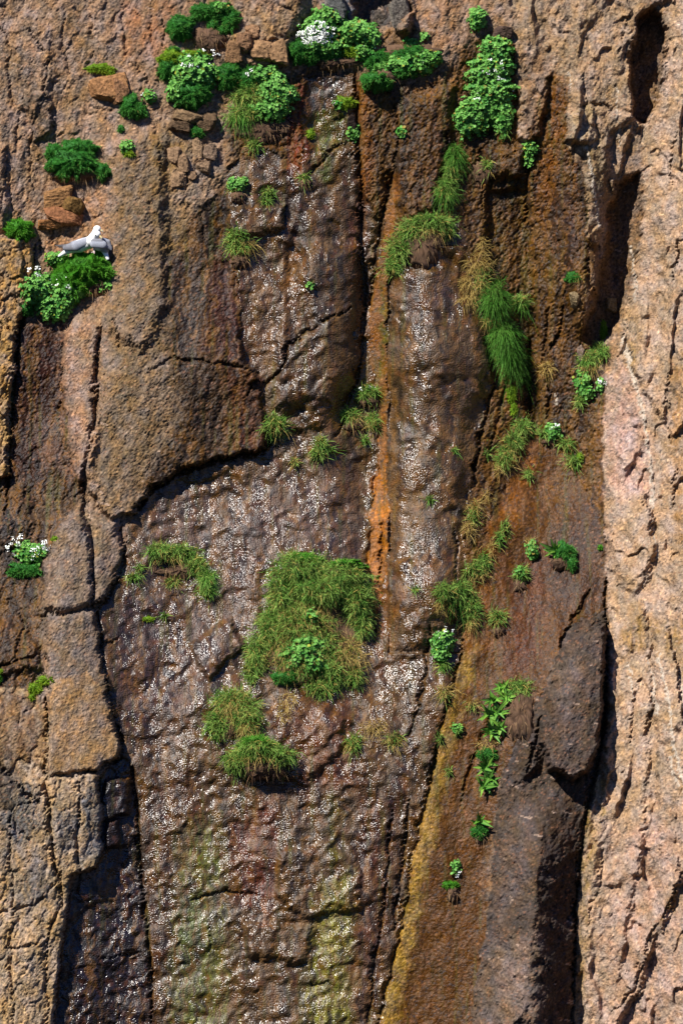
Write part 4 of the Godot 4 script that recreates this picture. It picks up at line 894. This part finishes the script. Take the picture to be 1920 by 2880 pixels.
# one tapering blade that bends under its own weight
func blade(b: Array, root: Vector3, way: Vector3, length: float, width: float, droop: float, c: Color, tip: Color, parts: int) -> void:
	var at: int = b[0].size()
	var side := way.cross(any_way()).normalized() * width * 0.5
	for k in parts:
		var t := float(k) / parts
		var p := root + way * length * t + Vector3(0, -droop * length * t * t, droop * 0.12 * length * t * t)
		var tangent := way + Vector3(0, -2.0 * droop * t, 0.0)
		var n := side.cross(tangent).normalized()
		if k == 0 and n.z > 0.0:
			side = -side
			n = -n
		n = -n
		var w := side * (1.0 - 0.55 * t)
		b[0].append(p - w)
		b[0].append(p + w)
		b[1].append(n)
		b[1].append(n)
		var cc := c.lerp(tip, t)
		b[2].append(cc)
		b[2].append(cc)
		if k > 0:
			b[3].append_array([at + 2 * k - 2, at + 2 * k - 1, at + 2 * k, at + 2 * k - 1, at + 2 * k + 1, at + 2 * k])
	b[0].append(root + way * length + Vector3(0, -droop * length, droop * 0.12 * length))
	b[1].append(b[1][b[1].size() - 1])
	b[2].append(tip)
	b[3].append_array([at + 2 * parts - 2, at + 2 * parts - 1, at + 2 * parts])

# a round cupped leaf
func round_leaf(b: Array, p: Vector3, n: Vector3, r: float, c: Color, sides := 7) -> void:
	var at: int = b[0].size()
	var u := n.cross(any_way()).normalized()
	var v := n.cross(u)
	b[0].append(p - n * r * 0.28)
	b[1].append(n)
	b[2].append(c * 1.12)
	for k in sides:
		var a := TAU * k / sides
		var d := u * cos(a) + v * sin(a)
		b[0].append(p + d * r * (1.0 + 0.12 * cos(2.0 * a)))
		b[1].append((n - d * 0.35).normalized())
		b[2].append(c)
		b[3].append_array([at, at + 1 + (k + 1) % sides, at + 1 + k])

const GREENS := {
	"moss": ["33702a", "58943e"], "yellow": ["6b8f22", "98ad34"], "bright": ["41801f", "67a035"], "grass": ["3e7828", "92ac54"], "long": ["2c6318", "62913a"], "straw": ["937a3c", "c4aa66"],
	"leaf": ["32702a", "6ea04a"], "flower": ["e6e8d8", "ffffff"],
}
const PART_NAMES := {"moss": "cushion", "yellow": "cushion", "bright": "cushion", "grass": "grass_blades", "long": "grass_blades", "straw": "dead_stems", "leaf": "leaves", "flower": "flowers", "soil": "soil"}

func dome(q: Array, angle: float, r: float, wob: FastNoiseLite) -> Array:
	# a point of a lobe and the way it faces
	var edge := 1.0 + 0.34 * wob.get_noise_2d(cos(angle) * 1.1 + q[1], sin(angle) * 1.1 + q[2]) + 0.30 * wob.get_noise_2d(cos(angle) * 3.0 + q[2], sin(angle) * 3.0 + q[1])
	var ax: float = q[3] * edge
	var ay: float = q[4] * edge
	var px: float = q[1] + cos(angle) * r * ax
	var py: float = q[2] - sin(angle) * r * ay
	var rise := sqrt(maxf(0.0, 1.0 - r * r))
	var lump := 1.0 + 0.35 * wob.get_noise_2d(px * 0.06, py * 0.06)
	var out: float = q[5] * 0.01 * lump
	var p := spot(px, py, out * rise)
	p.y += out * rise * 0.22
	var n := Vector3(cos(angle) * r / (ax * D), sin(angle) * r / (ay * D), rise / maxf(out, 0.01) + 0.5)
	return [p, n.normalized()]

func core(b: Array, q: Array, c: Color, wob: FastNoiseLite) -> void:
	var at: int = b[0].size()
	var rings := 8
	var sides := 28
	var rough: float = 0.012 if q[0] == "soil" else 0.006
	for k in rings + 1:
		var r := 1.08 * sin(PI * 0.5 * k / rings)
		for s in sides:
			var d := dome(q, TAU * s / sides, minf(r, 1.0), wob)
			var p: Vector3 = d[0]
			if k == rings:
				p.z -= 0.05
			p += d[1] * rough * 2.0 * wob.get_noise_3d(p.x * 60.0, p.y * 60.0, p.z * 60.0)
			b[0].append(p)
			b[1].append((d[1] + 0.8 * Vector3(wob.get_noise_3d(p.x * 50.0, p.y * 50.0, 7.0), wob.get_noise_3d(p.x * 50.0, p.y * 50.0, 17.0), 0.0)).normalized())
			var v := 1.0 + 0.4 * wob.get_noise_3d(p.x * 90.0, p.y * 90.0, p.z * 90.0)
			b[2].append(Color(c.r * v, c.g * v, c.b * v))
			if k > 0:
				var a0 := at + (k - 1) * sides + s
				var a1 := at + (k - 1) * sides + (s + 1) % sides
				b[3].append_array([a0, a1, a0 + sides, a1, a1 + sides, a0 + sides])

func flower_heads(o: Node3D, q: Array, wob: FastNoiseLite) -> void:
	var full: float = q[6] if q.size() > 6 else 1.0
	var area: float = PI * q[3] * q[4] * D * D * 1e4 * 1.6
	for k in int(area * 0.045 * full) + 2:
		var b := fresh()
		var d := dome(q, dice.randf() * TAU, pow(dice.randf(), 0.5), wob)
		var head: Vector3 = d[0] + d[1] * rnd(0.012, 0.03) - o.position
		for f in dice.randi_range(7, 13):
			round_leaf(b, head + any_way() * 0.016, (d[1] + any_way() * 0.7 + Vector3(0, 0.3, 0.2)).normalized(), rnd(0.004, 0.0075), lin(GREENS.flower[0]).lerp(lin(GREENS.flower[1]), dice.randf()), 5)
		part_of(o, "flower_head", mesh_arrays(b), petals)

func fill(b: Array, q: Array, wob: FastNoiseLite) -> void:
	var kind: String = q[0]
	var full: float = q[6] if q.size() > 6 else 1.0
	var area: float = PI * q[3] * q[4] * D * D * 1e4 * (1.0 + minf(1.0, q[5] * 0.9 / sqrt(q[3] * q[4] * D * D * 1e4)))
	if kind == "soil":
		core(b, q, lin("5a4330"), wob)
		for k in int(area * 0.10) + 6:
			var d := dome(q, dice.randf() * TAU, sqrt(rnd(0.1, 1.0)), wob)
			var c := lin(["6b4c30", "8f7350", "3f2e22"][dice.randi() % 3])
			blade(b, d[0], (d[1] * 0.5 + any_way() * 0.5 + Vector3(0, -0.5, 0.1)).normalized(), rnd(0.03, 0.10), 0.0035, 0.4, c, c, 2)
		return
	var c0 := lin(GREENS[kind][0])
	var c1 := lin(GREENS[kind][1])
	if kind in ["moss", "yellow", "bright"]:
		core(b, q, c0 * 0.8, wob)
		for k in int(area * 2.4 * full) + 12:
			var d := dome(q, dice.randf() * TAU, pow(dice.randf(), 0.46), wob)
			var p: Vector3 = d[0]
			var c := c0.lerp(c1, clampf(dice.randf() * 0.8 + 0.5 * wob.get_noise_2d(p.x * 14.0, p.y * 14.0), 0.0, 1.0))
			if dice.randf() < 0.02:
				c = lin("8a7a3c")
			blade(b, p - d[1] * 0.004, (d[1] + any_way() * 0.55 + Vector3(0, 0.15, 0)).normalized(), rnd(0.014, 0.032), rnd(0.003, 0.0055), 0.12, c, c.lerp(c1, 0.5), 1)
	elif kind == "leaf":
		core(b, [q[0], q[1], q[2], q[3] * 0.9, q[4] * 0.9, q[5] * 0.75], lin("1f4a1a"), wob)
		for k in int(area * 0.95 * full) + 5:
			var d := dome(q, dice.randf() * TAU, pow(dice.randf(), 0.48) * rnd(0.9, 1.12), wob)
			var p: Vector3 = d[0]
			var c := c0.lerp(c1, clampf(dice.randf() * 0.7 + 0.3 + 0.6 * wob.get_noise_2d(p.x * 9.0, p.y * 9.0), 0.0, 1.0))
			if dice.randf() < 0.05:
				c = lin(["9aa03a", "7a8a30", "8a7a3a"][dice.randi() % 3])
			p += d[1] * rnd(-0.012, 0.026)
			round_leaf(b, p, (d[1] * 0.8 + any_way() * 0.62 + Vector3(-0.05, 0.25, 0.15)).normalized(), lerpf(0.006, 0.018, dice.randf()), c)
	else:
		var long := kind == "long"
		var straw := kind == "straw"
		if not straw:
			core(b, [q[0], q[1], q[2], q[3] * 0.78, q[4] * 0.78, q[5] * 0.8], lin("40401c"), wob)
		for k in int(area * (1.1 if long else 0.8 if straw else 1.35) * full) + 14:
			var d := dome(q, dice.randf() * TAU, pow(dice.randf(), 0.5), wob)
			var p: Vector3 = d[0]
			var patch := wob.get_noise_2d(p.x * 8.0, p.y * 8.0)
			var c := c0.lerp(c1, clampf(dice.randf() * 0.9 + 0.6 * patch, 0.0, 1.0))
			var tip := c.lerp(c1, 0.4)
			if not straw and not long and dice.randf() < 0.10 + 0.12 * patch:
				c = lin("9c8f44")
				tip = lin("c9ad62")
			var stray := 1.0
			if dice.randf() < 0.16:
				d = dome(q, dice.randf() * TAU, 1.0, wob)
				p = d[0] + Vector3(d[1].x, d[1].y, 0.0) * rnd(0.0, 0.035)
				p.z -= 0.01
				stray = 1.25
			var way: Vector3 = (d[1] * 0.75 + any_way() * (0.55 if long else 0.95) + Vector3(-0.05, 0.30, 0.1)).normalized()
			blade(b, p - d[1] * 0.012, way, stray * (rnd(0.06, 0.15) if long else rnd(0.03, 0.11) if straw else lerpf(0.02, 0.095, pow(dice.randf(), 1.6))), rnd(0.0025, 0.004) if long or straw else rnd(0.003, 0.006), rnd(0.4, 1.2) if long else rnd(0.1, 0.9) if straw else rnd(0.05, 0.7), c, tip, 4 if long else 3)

# a long pointed leaf with a fold along its middle
func make_dock_leaf(n: int) -> ArrayMesh:
	var b := fresh()
	var length := 0.075 + 0.014 * n
	var width := 0.032 + 0.005 * (n % 2)
	var c := lin(["4f8e24", "3c7a22", "6b9c34", "2f6d27"][n])
	for k in 7:
		var t := k / 6.0
		var w := width * 0.5 * sin(PI * pow(t * 0.94 + 0.05, 0.8))
		var mid := Vector3(0, length * t, 0.03 * sin(t * 2.2) - 0.045 * t * t * (1.0 + 0.3 * n))
		for s in [-1, 0, 1]:
			b[0].append(mid + Vector3(w * s, 0, absf(s) * w * 0.45))
			b[1].append(Vector3(-0.4 * s, 0.3 * t, 1.0).normalized())
			b[2].append(c.lerp(lin("8fae54"), 0.5) if s == 0 else c)
		if k > 0:
			var a := 3 * k - 3
			b[3].append_array([a, a + 3, a + 1, a + 1, a + 3, a + 4, a + 1, a + 4, a + 2, a + 2, a + 4, a + 5])
	var m := ArrayMesh.new()
	m.add_surface_from_arrays(Mesh.PRIMITIVE_TRIANGLES, mesh_arrays(b))
	m.surface_set_material(0, broad)
	return m

func rosette(parent: Node3D, q: Array) -> void:
	var middle := spot(q[1], q[2], q[5] * 0.006) - parent.position
	var count := 14
	for k in count:
		var leaf := MeshInstance3D.new()
		leaf.name = numbered(parent, "leaf")
		leaf.mesh = dock_meshes[dice.randi() % 4]
		var a := TAU * k / count * 1.0 + rnd(-0.3, 0.3)
		var turn := Basis(Vector3(0, 0, 1), a) * Basis(Vector3(1, 0, 0), rnd(0.25, 1.2))
		leaf.transform = Transform3D(turn.scaled(Vector3.ONE * rnd(0.7, 1.15)), middle + Vector3(rnd(-0.4, 0.4) * q[3] * D, rnd(-0.4, 0.4) * q[4] * D, rnd(-0.01, 0.01)))
		parent.add_child(leaf, true)

func plant(row: Array, order: int) -> void:
	dice.seed = 1000 + order * 77
	var wob := noise(FastNoiseLite.TYPE_SIMPLEX_SMOOTH, 50 + order, 2)
	var o := Node3D.new()
	o.name = numbered(self, row[0])
	o.set_meta("label", row[3])
	o.set_meta("category", row[1])
	if row[2]:
		o.set_meta("group", row[2])
	var q0: Array = row[4][0]
	o.position = spot(q0[1], q0[2])
	add_child(o, true)
	var by_part := {}
	for q in row[4]:
		if q[0] == "dock":
			rosette(o, q)
			continue
		if q[0] == "flower":
			flower_heads(o, q, wob)
			continue
		var called: String = PART_NAMES[q[0]]
		if not by_part.has(called):
			by_part[called] = fresh()
		fill(by_part[called], q, wob)
	for called in by_part:
		var b: Array = by_part[called]
		var verts: PackedVector3Array = b[0]
		for i in verts.size():
			verts[i] -= o.position
		b[0] = verts
		part_of(o, called, mesh_arrays(b), {"leaves": broad, "flowers": petals, "soil": earth}.get(called, leafy))

func make_plant_materials() -> void:
	leafy = StandardMaterial3D.new()
	leafy.vertex_color_use_as_albedo = true
	leafy.roughness = 0.6
	leafy.metallic_specular = 0.25
	leafy.backlight_enabled = true
	leafy.backlight = Color(0.5, 0.5, 0.5)
	leafy.cull_mode = BaseMaterial3D.CULL_DISABLED
	broad = leafy.duplicate()
	broad.roughness = 0.5
	broad.metallic_specular = 0.28
	petals = leafy.duplicate()
	petals.roughness = 0.8
	earth = StandardMaterial3D.new()
	earth.vertex_color_use_as_albedo = true
	earth.roughness = 0.95
	earth.cull_mode = BaseMaterial3D.CULL_DISABLED
	for n in 4:
		dock_meshes.append(make_dock_leaf(n))

# a broken stone: what is left of a ball after a few flat cuts
func stone(cliff: Node3D, s: Array, order: int) -> void:
	dice.seed = 9000 + order * 31
	var cuts := []
	for face in [Vector3.RIGHT, Vector3.LEFT, Vector3.UP, Vector3.DOWN, Vector3.BACK]:
		cuts.append([(face + any_way() * 0.32).normalized(), rnd(0.72, 0.92)])
	for k in 7:
		cuts.append([any_way().normalized(), rnd(0.78, 1.02)])
	var b := fresh()
	var rows_ := 20
	var sides := 32
	var base := spot(s[0], s[1])
	var turn := Basis(Vector3(0, 0, 1), s[5])
	var c := lin(s[6])
	var pts := PackedVector3Array()
	for k in rows_ + 1:
		for q in sides:
			var a := PI * k / rows_
			var t := TAU * q / sides
			var d := Vector3(sin(a) * cos(t), cos(a), sin(a) * sin(t))
			var r := 1.4
			for cut in cuts:
				var along: float = d.dot(cut[0])
				if along > 0.01:
					r = minf(r, cut[1] / along)
			var p := turn * (Vector3(d.x * s[2] * D, d.y * s[3] * D, d.z * (s[4] * 0.01 + 0.03)) * r * 1.1)
			p += Vector3(1, 1, 1) * 0.004 * n_one.get_noise_3d(p.x * 55.0 + order, p.y * 55.0, p.z * 55.0)
			p += d * 0.003 * n_one.get_noise_3d(p.x * 150.0 + order, p.y * 150.0, p.z * 150.0)
			pts.append(base + p)
	for k in rows_:
		for q in sides:
			var a0 := k * sides + q
			var a1 := k * sides + (q + 1) % sides
			for tri in [[a0, a0 + sides, a1], [a1, a0 + sides, a1 + sides]]:
				var n: Vector3 = (pts[tri[2]] - pts[tri[0]]).cross(pts[tri[1]] - pts[tri[0]]).normalized()
				for v in tri:
					b[3].append(b[0].size())
					b[0].append(pts[v])
					b[1].append(n)
					var f := 1.0 + 0.25 * n_one.get_noise_3d(pts[v].x * 90.0, pts[v].y * 90.0, 3.0) + 0.2 * n_one.get_noise_3d(pts[v].x * 20.0, pts[v].y * 20.0, 9.0)
					b[2].append(Color(c.r * f, c.g * f, c.b * f))
	part_of(cliff, "stone", mesh_arrays(b), rock.dry)

# ---------------------------------------------------------------- birds
# one skin over tapered bones by surface nets: bones are [from, to, radius, radius, colour, flattening across z]
func skin(bones: Array, cell: float, smooth: float, mottle: float) -> Array:
	var box := AABB(bones[0][0], Vector3.ZERO)
	for q in bones:
		box = box.expand(q[0] + Vector3.ONE * q[2] * 1.5).expand(q[0] - Vector3.ONE * q[2] * 1.5).expand(q[1] + Vector3.ONE * q[3] * 1.5).expand(q[1] - Vector3.ONE * q[3] * 1.5)
	box = box.grow(cell * 2.0)
	var n := Vector3i((box.size / cell).ceil()) + Vector3i.ONE
	var field := PackedFloat32Array()
	field.resize(n.x * n.y * n.z)
	var value := func(p: Vector3) -> float:
		var total := 0.0
		for q in bones:
			var e: Vector3 = q[1] - q[0]
			var w: Vector3 = p - q[0]
			var t := clampf(w.dot(e) / maxf(e.length_squared(), 1e-9), 0.0, 1.0)
			var off := w - e * t
			off.z *= q[5]
			total += exp(-(off.length() - lerpf(q[2], q[3], t)) / smooth)
		return -smooth * log(maxf(total, 1e-30))
	for z in n.z:
		for y in n.y:
			for x in n.x:
				field[(z * n.y + y) * n.x + x] = value.call(box.position + Vector3(x, y, z) * cell)
	var b := fresh()
	var known := {}
	for z in n.z - 1:
		for y in n.y - 1:
			for x in n.x - 1:
				var total := Vector3.ZERO
				var count := 0
				for edge in EDGES:
					var f0 := field[((z + edge[0].z) * n.y + y + edge[0].y) * n.x + x + edge[0].x]
					var f1 := field[((z + edge[1].z) * n.y + y + edge[1].y) * n.x + x + edge[1].x]
					if (f0 < 0.0) != (f1 < 0.0):
						total += Vector3(edge[0]).lerp(Vector3(edge[1]), f0 / (f0 - f1))
						count += 1
				if count:
					var p := box.position + (Vector3(x, y, z) + total / count) * cell
					known[Vector3i(x, y, z)] = b[0].size()
					b[0].append(p)
					var h := cell * 0.5
					var v0: float = value.call(p)
					b[1].append(Vector3(value.call(p + Vector3(h, 0, 0)) - v0, value.call(p + Vector3(0, h, 0)) - v0, value.call(p + Vector3(0, 0, h)) - v0).normalized())
					var c := Color(0, 0, 0, 0)
					var sum := 0.0
					for q in bones:
						var e: Vector3 = q[1] - q[0]
						var w: Vector3 = p - q[0]
						var t := clampf(w.dot(e) / maxf(e.length_squared(), 1e-9), 0.0, 1.0)
						var off := w - e * t
						off.z *= q[5]
						var share := exp(-(off.length() - lerpf(q[2], q[3], t)) / 0.0025)
						c += q[4] * share
						sum += share
					c = c * (1.0 / sum)
					var m := 1.0 + mottle * (n_one.get_noise_3d(p.x * 70.0, p.y * 130.0, p.z * 70.0) + 0.6 * n_one.get_noise_3d(p.x * 160.0, p.y * 260.0, p.z * 160.0))
					b[2].append(Color(c.r * m, c.g * m, c.b * m))
	for at in known:
		for axis in 3:
			var step := Vector3i.ZERO
			step[axis] = 1
			var u := Vector3i.ZERO
			u[(axis + 1) % 3] = 1
			var v := Vector3i.ZERO
			v[(axis + 2) % 3] = 1
			var f0 := field[(at.z * n.y + at.y) * n.x + at.x]
			var to: Vector3i = at + step
			var f1 := field[(to.z * n.y + to.y) * n.x + to.x]
			if (f0 < 0.0) == (f1 < 0.0) or not known.has(at - u) or not known.has(at - v) or not known.has(at - u - v):
				continue
			var a: int = known[at]
			var c: int = known[at - u]
			var d: int = known[at - v]
			var e: int = known[at - u - v]
			b[3].append_array([a, d, c, c, d, e] if f0 < 0.0 else [a, c, d, c, e, d])
	return mesh_arrays(b)

const EDGES := [[Vector3i(0, 0, 0), Vector3i(1, 0, 0)], [Vector3i(0, 1, 0), Vector3i(1, 1, 0)], [Vector3i(0, 0, 1), Vector3i(1, 0, 1)], [Vector3i(0, 1, 1), Vector3i(1, 1, 1)],
	[Vector3i(0, 0, 0), Vector3i(0, 1, 0)], [Vector3i(1, 0, 0), Vector3i(1, 1, 0)], [Vector3i(0, 0, 1), Vector3i(0, 1, 1)], [Vector3i(1, 0, 1), Vector3i(1, 1, 1)],
	[Vector3i(0, 0, 0), Vector3i(0, 0, 1)], [Vector3i(1, 0, 0), Vector3i(1, 0, 1)], [Vector3i(0, 1, 0), Vector3i(0, 1, 1)], [Vector3i(1, 1, 0), Vector3i(1, 1, 1)]]

func seabird(called: String, label: String, foot_at: Vector2, z: float, parts: Array) -> void:
	var o := Node3D.new()
	o.name = numbered(self, called)
	o.set_meta("label", label)
	o.set_meta("category", "bird")
	o.position = Vector3((foot_at.x - 784.0) * D, (1176.0 - foot_at.y) * D, z)
	add_child(o, true)
	var feathers := StandardMaterial3D.new()
	feathers.vertex_color_use_as_albedo = true
	feathers.roughness = 0.75
	feathers.metallic_specular = 0.3
	for part in parts:
		var bones := []
		for q in part[2]:
			# given as x, y, cm out, radius, x, y, cm out, radius, colour, flattening
			bones.append([Vector3((q[0] - foot_at.x) * D, (foot_at.y - q[1]) * D, q[2] * 0.01), Vector3((q[4] - foot_at.x) * D, (foot_at.y - q[5]) * D, q[6] * 0.01), q[3] * D, q[7] * D, lin(q[8]), q[9]])
		part_of(o, part[0], skin(bones, part[1], 0.006 if part[0] == "body" else 0.0025, 0.16 if part[0] == "wing" else 0.03), feathers)

func build_birds() -> void:
	var z := spot(185, 612).z + 0.17
	var w := "dedfdc"
	var g := "8d9098"
	var m := "77777c"
	var k := "4b4747"
	seabird("seabird", "white headed grey bird lying on the nest mound, tail pointing left", Vector2(180, 578), z, [
		["body", 0.005, [[152, 573, -1, 8, 182, 564, 0, 14, w, 0.9], [182, 563, 0, 14, 204, 556, 1, 13, w, 0.9], [160, 565, -1, 7, 196, 554, 0, 11, g, 0.9], [206, 551, 1, 10.5, 217, 533, 2, 7.5, w, 0.95], [221, 524, 2, 8.2, 223, 524, 3, 8.0, w, 1.0], [152, 575, -1, 7, 134, 586, -2, 3.0, "d9dbd8", 0.8]]],
		["wing", 0.005, [[196, 554, 4.5, 9, 174, 563, 5.5, 11.5, g, 1.5], [174, 564, 5.5, 11, 150, 567, 4, 7, m, 1.6], [150, 564, 4, 5, 126, 562, 1, 1.6, k, 1.4]]],
		["wing", 0.005, [[190, 549, -4.5, 6, 165, 558, -5, 6, g, 1.4], [165, 558, -5, 5, 134, 566, -3, 1.6, k, 1.4]]],
		["bill", 0.003, [[228, 526, 3.2, 2.6, 234, 528, 4.5, 1.9, "b9a878", 1.0], [234, 528, 4.5, 1.9, 236, 530.5, 5, 1.2, "8f8f86", 1.0]]],
		["eye", 0.0022, [[219, 522.5, 4.9, 1.5, 219.6, 522.7, 4.9, 1.5, "0c0a0a", 1.0]]],
	])
	seabird("seabird", "bird with mottled grey wings in front of its mate, head bowed and white tail hanging", Vector2(226, 580), z + 0.05, [
		["body", 0.005, [[208, 554, 1, 10, 226, 561, 1, 13, w, 0.9], [226, 560, 1, 13, 241, 569, 0, 10, g, 0.9], [209, 551, 2, 10, 216, 541, 3, 8, w, 0.95], [221, 536.5, 4, 8.6, 223, 536.5, 4.5, 8.2, w, 1.0], [239, 574, 0, 7, 246, 592, 0, 4.2, "efefec", 1.4]]],
		["wing", 0.005, [[214, 553, 6, 6, 232, 552, 6, 5.5, "77777c", 1.5], [214, 560, 6.5, 8, 236, 561, 6, 9, g, 1.6], [236, 562, 6, 7, 254, 572, 3, 2.4, m, 1.6]]],
		["wing", 0.005, [[236, 549, -2, 5, 247, 553, -3, 5, g, 1.2], [247, 554, -3, 5.5, 253, 568, -3, 4, m, 1.3], [252, 568, -3, 3.6, 253, 586, -3, 2, k, 1.3]]],
		["bill", 0.003, [[228, 540, 5.5, 2.6, 233, 545, 7, 1.9, "b9a878", 1.0], [233, 545, 7, 1.9, 233.5, 548, 7.2, 1.3, "8f8f86", 1.0]]],
		["eye", 0.0022, [[218.5, 539.5, 7.2, 1.3, 219.3, 539.8, 7.2, 1.3, "15100f", 1.0]]],
		["foot", 0.003, [[215, 568, 3, 2.4, 215.5, 577, 4, 1.6, "c9b9b0", 1.0], [215.5, 577, 4, 1.8, 210, 579, 6, 1.2, "b9a69c", 1.0], [215.5, 577, 4, 1.8, 216, 581, 6, 1.2, "b9a69c", 1.0]]],
	])

const STEP := 0.0105
var first_x := 0

func _ready() -> void:
	var camera := Camera3D.new()
	camera.position = Vector3(0, 0, 90)
	camera.fov = rad_to_deg(2.0 * atan(4.5 / 90.0))
	camera.near = 1.0
	camera.far = 400.0
	add_child(camera)
	var sky_look := ProceduralSkyMaterial.new()
	sky_look.sky_top_color = Color(0.20, 0.38, 0.72)
	sky_look.sky_horizon_color = Color(0.62, 0.72, 0.84)
	sky_look.ground_horizon_color = Color(0.40, 0.46, 0.50)
	sky_look.ground_bottom_color = Color(0.10, 0.14, 0.17)
	sky_look.sun_angle_max = 2.0
	var sky := Sky.new()
	sky.sky_material = sky_look
	var environment := Environment.new()
	environment.background_mode = Environment.BG_SKY
	environment.sky = sky
	environment.background_energy_multiplier = 0.55
	environment.tonemap_mode = Environment.TONE_MAPPER_LINEAR
	environment.tonemap_exposure = 1.75
	environment.sdfgi_enabled = true
	environment.ssao_enabled = true
	environment.ssil_enabled = true
	var around := WorldEnvironment.new()
	around.environment = environment
	add_child(around)
	var sun := DirectionalLight3D.new()
	sun.light_energy = 1.5
	sun.light_color = Color(1.0, 0.98, 0.95)
	sun.light_angular_distance = 0.5
	sun.shadow_enabled = true
	add_child(sun)
	sun.look_at_from_position(Vector3(-0.50, 0.78, 0.62), Vector3.ZERO)
	make_rock_materials()
	make_plant_materials()
	var cliff := build_cliff()
	for i in STONES.size():
		stone(cliff, STONES[i], i)
	for i in PLANTS.size():
		plant(PLANTS[i], i)
	build_birds()
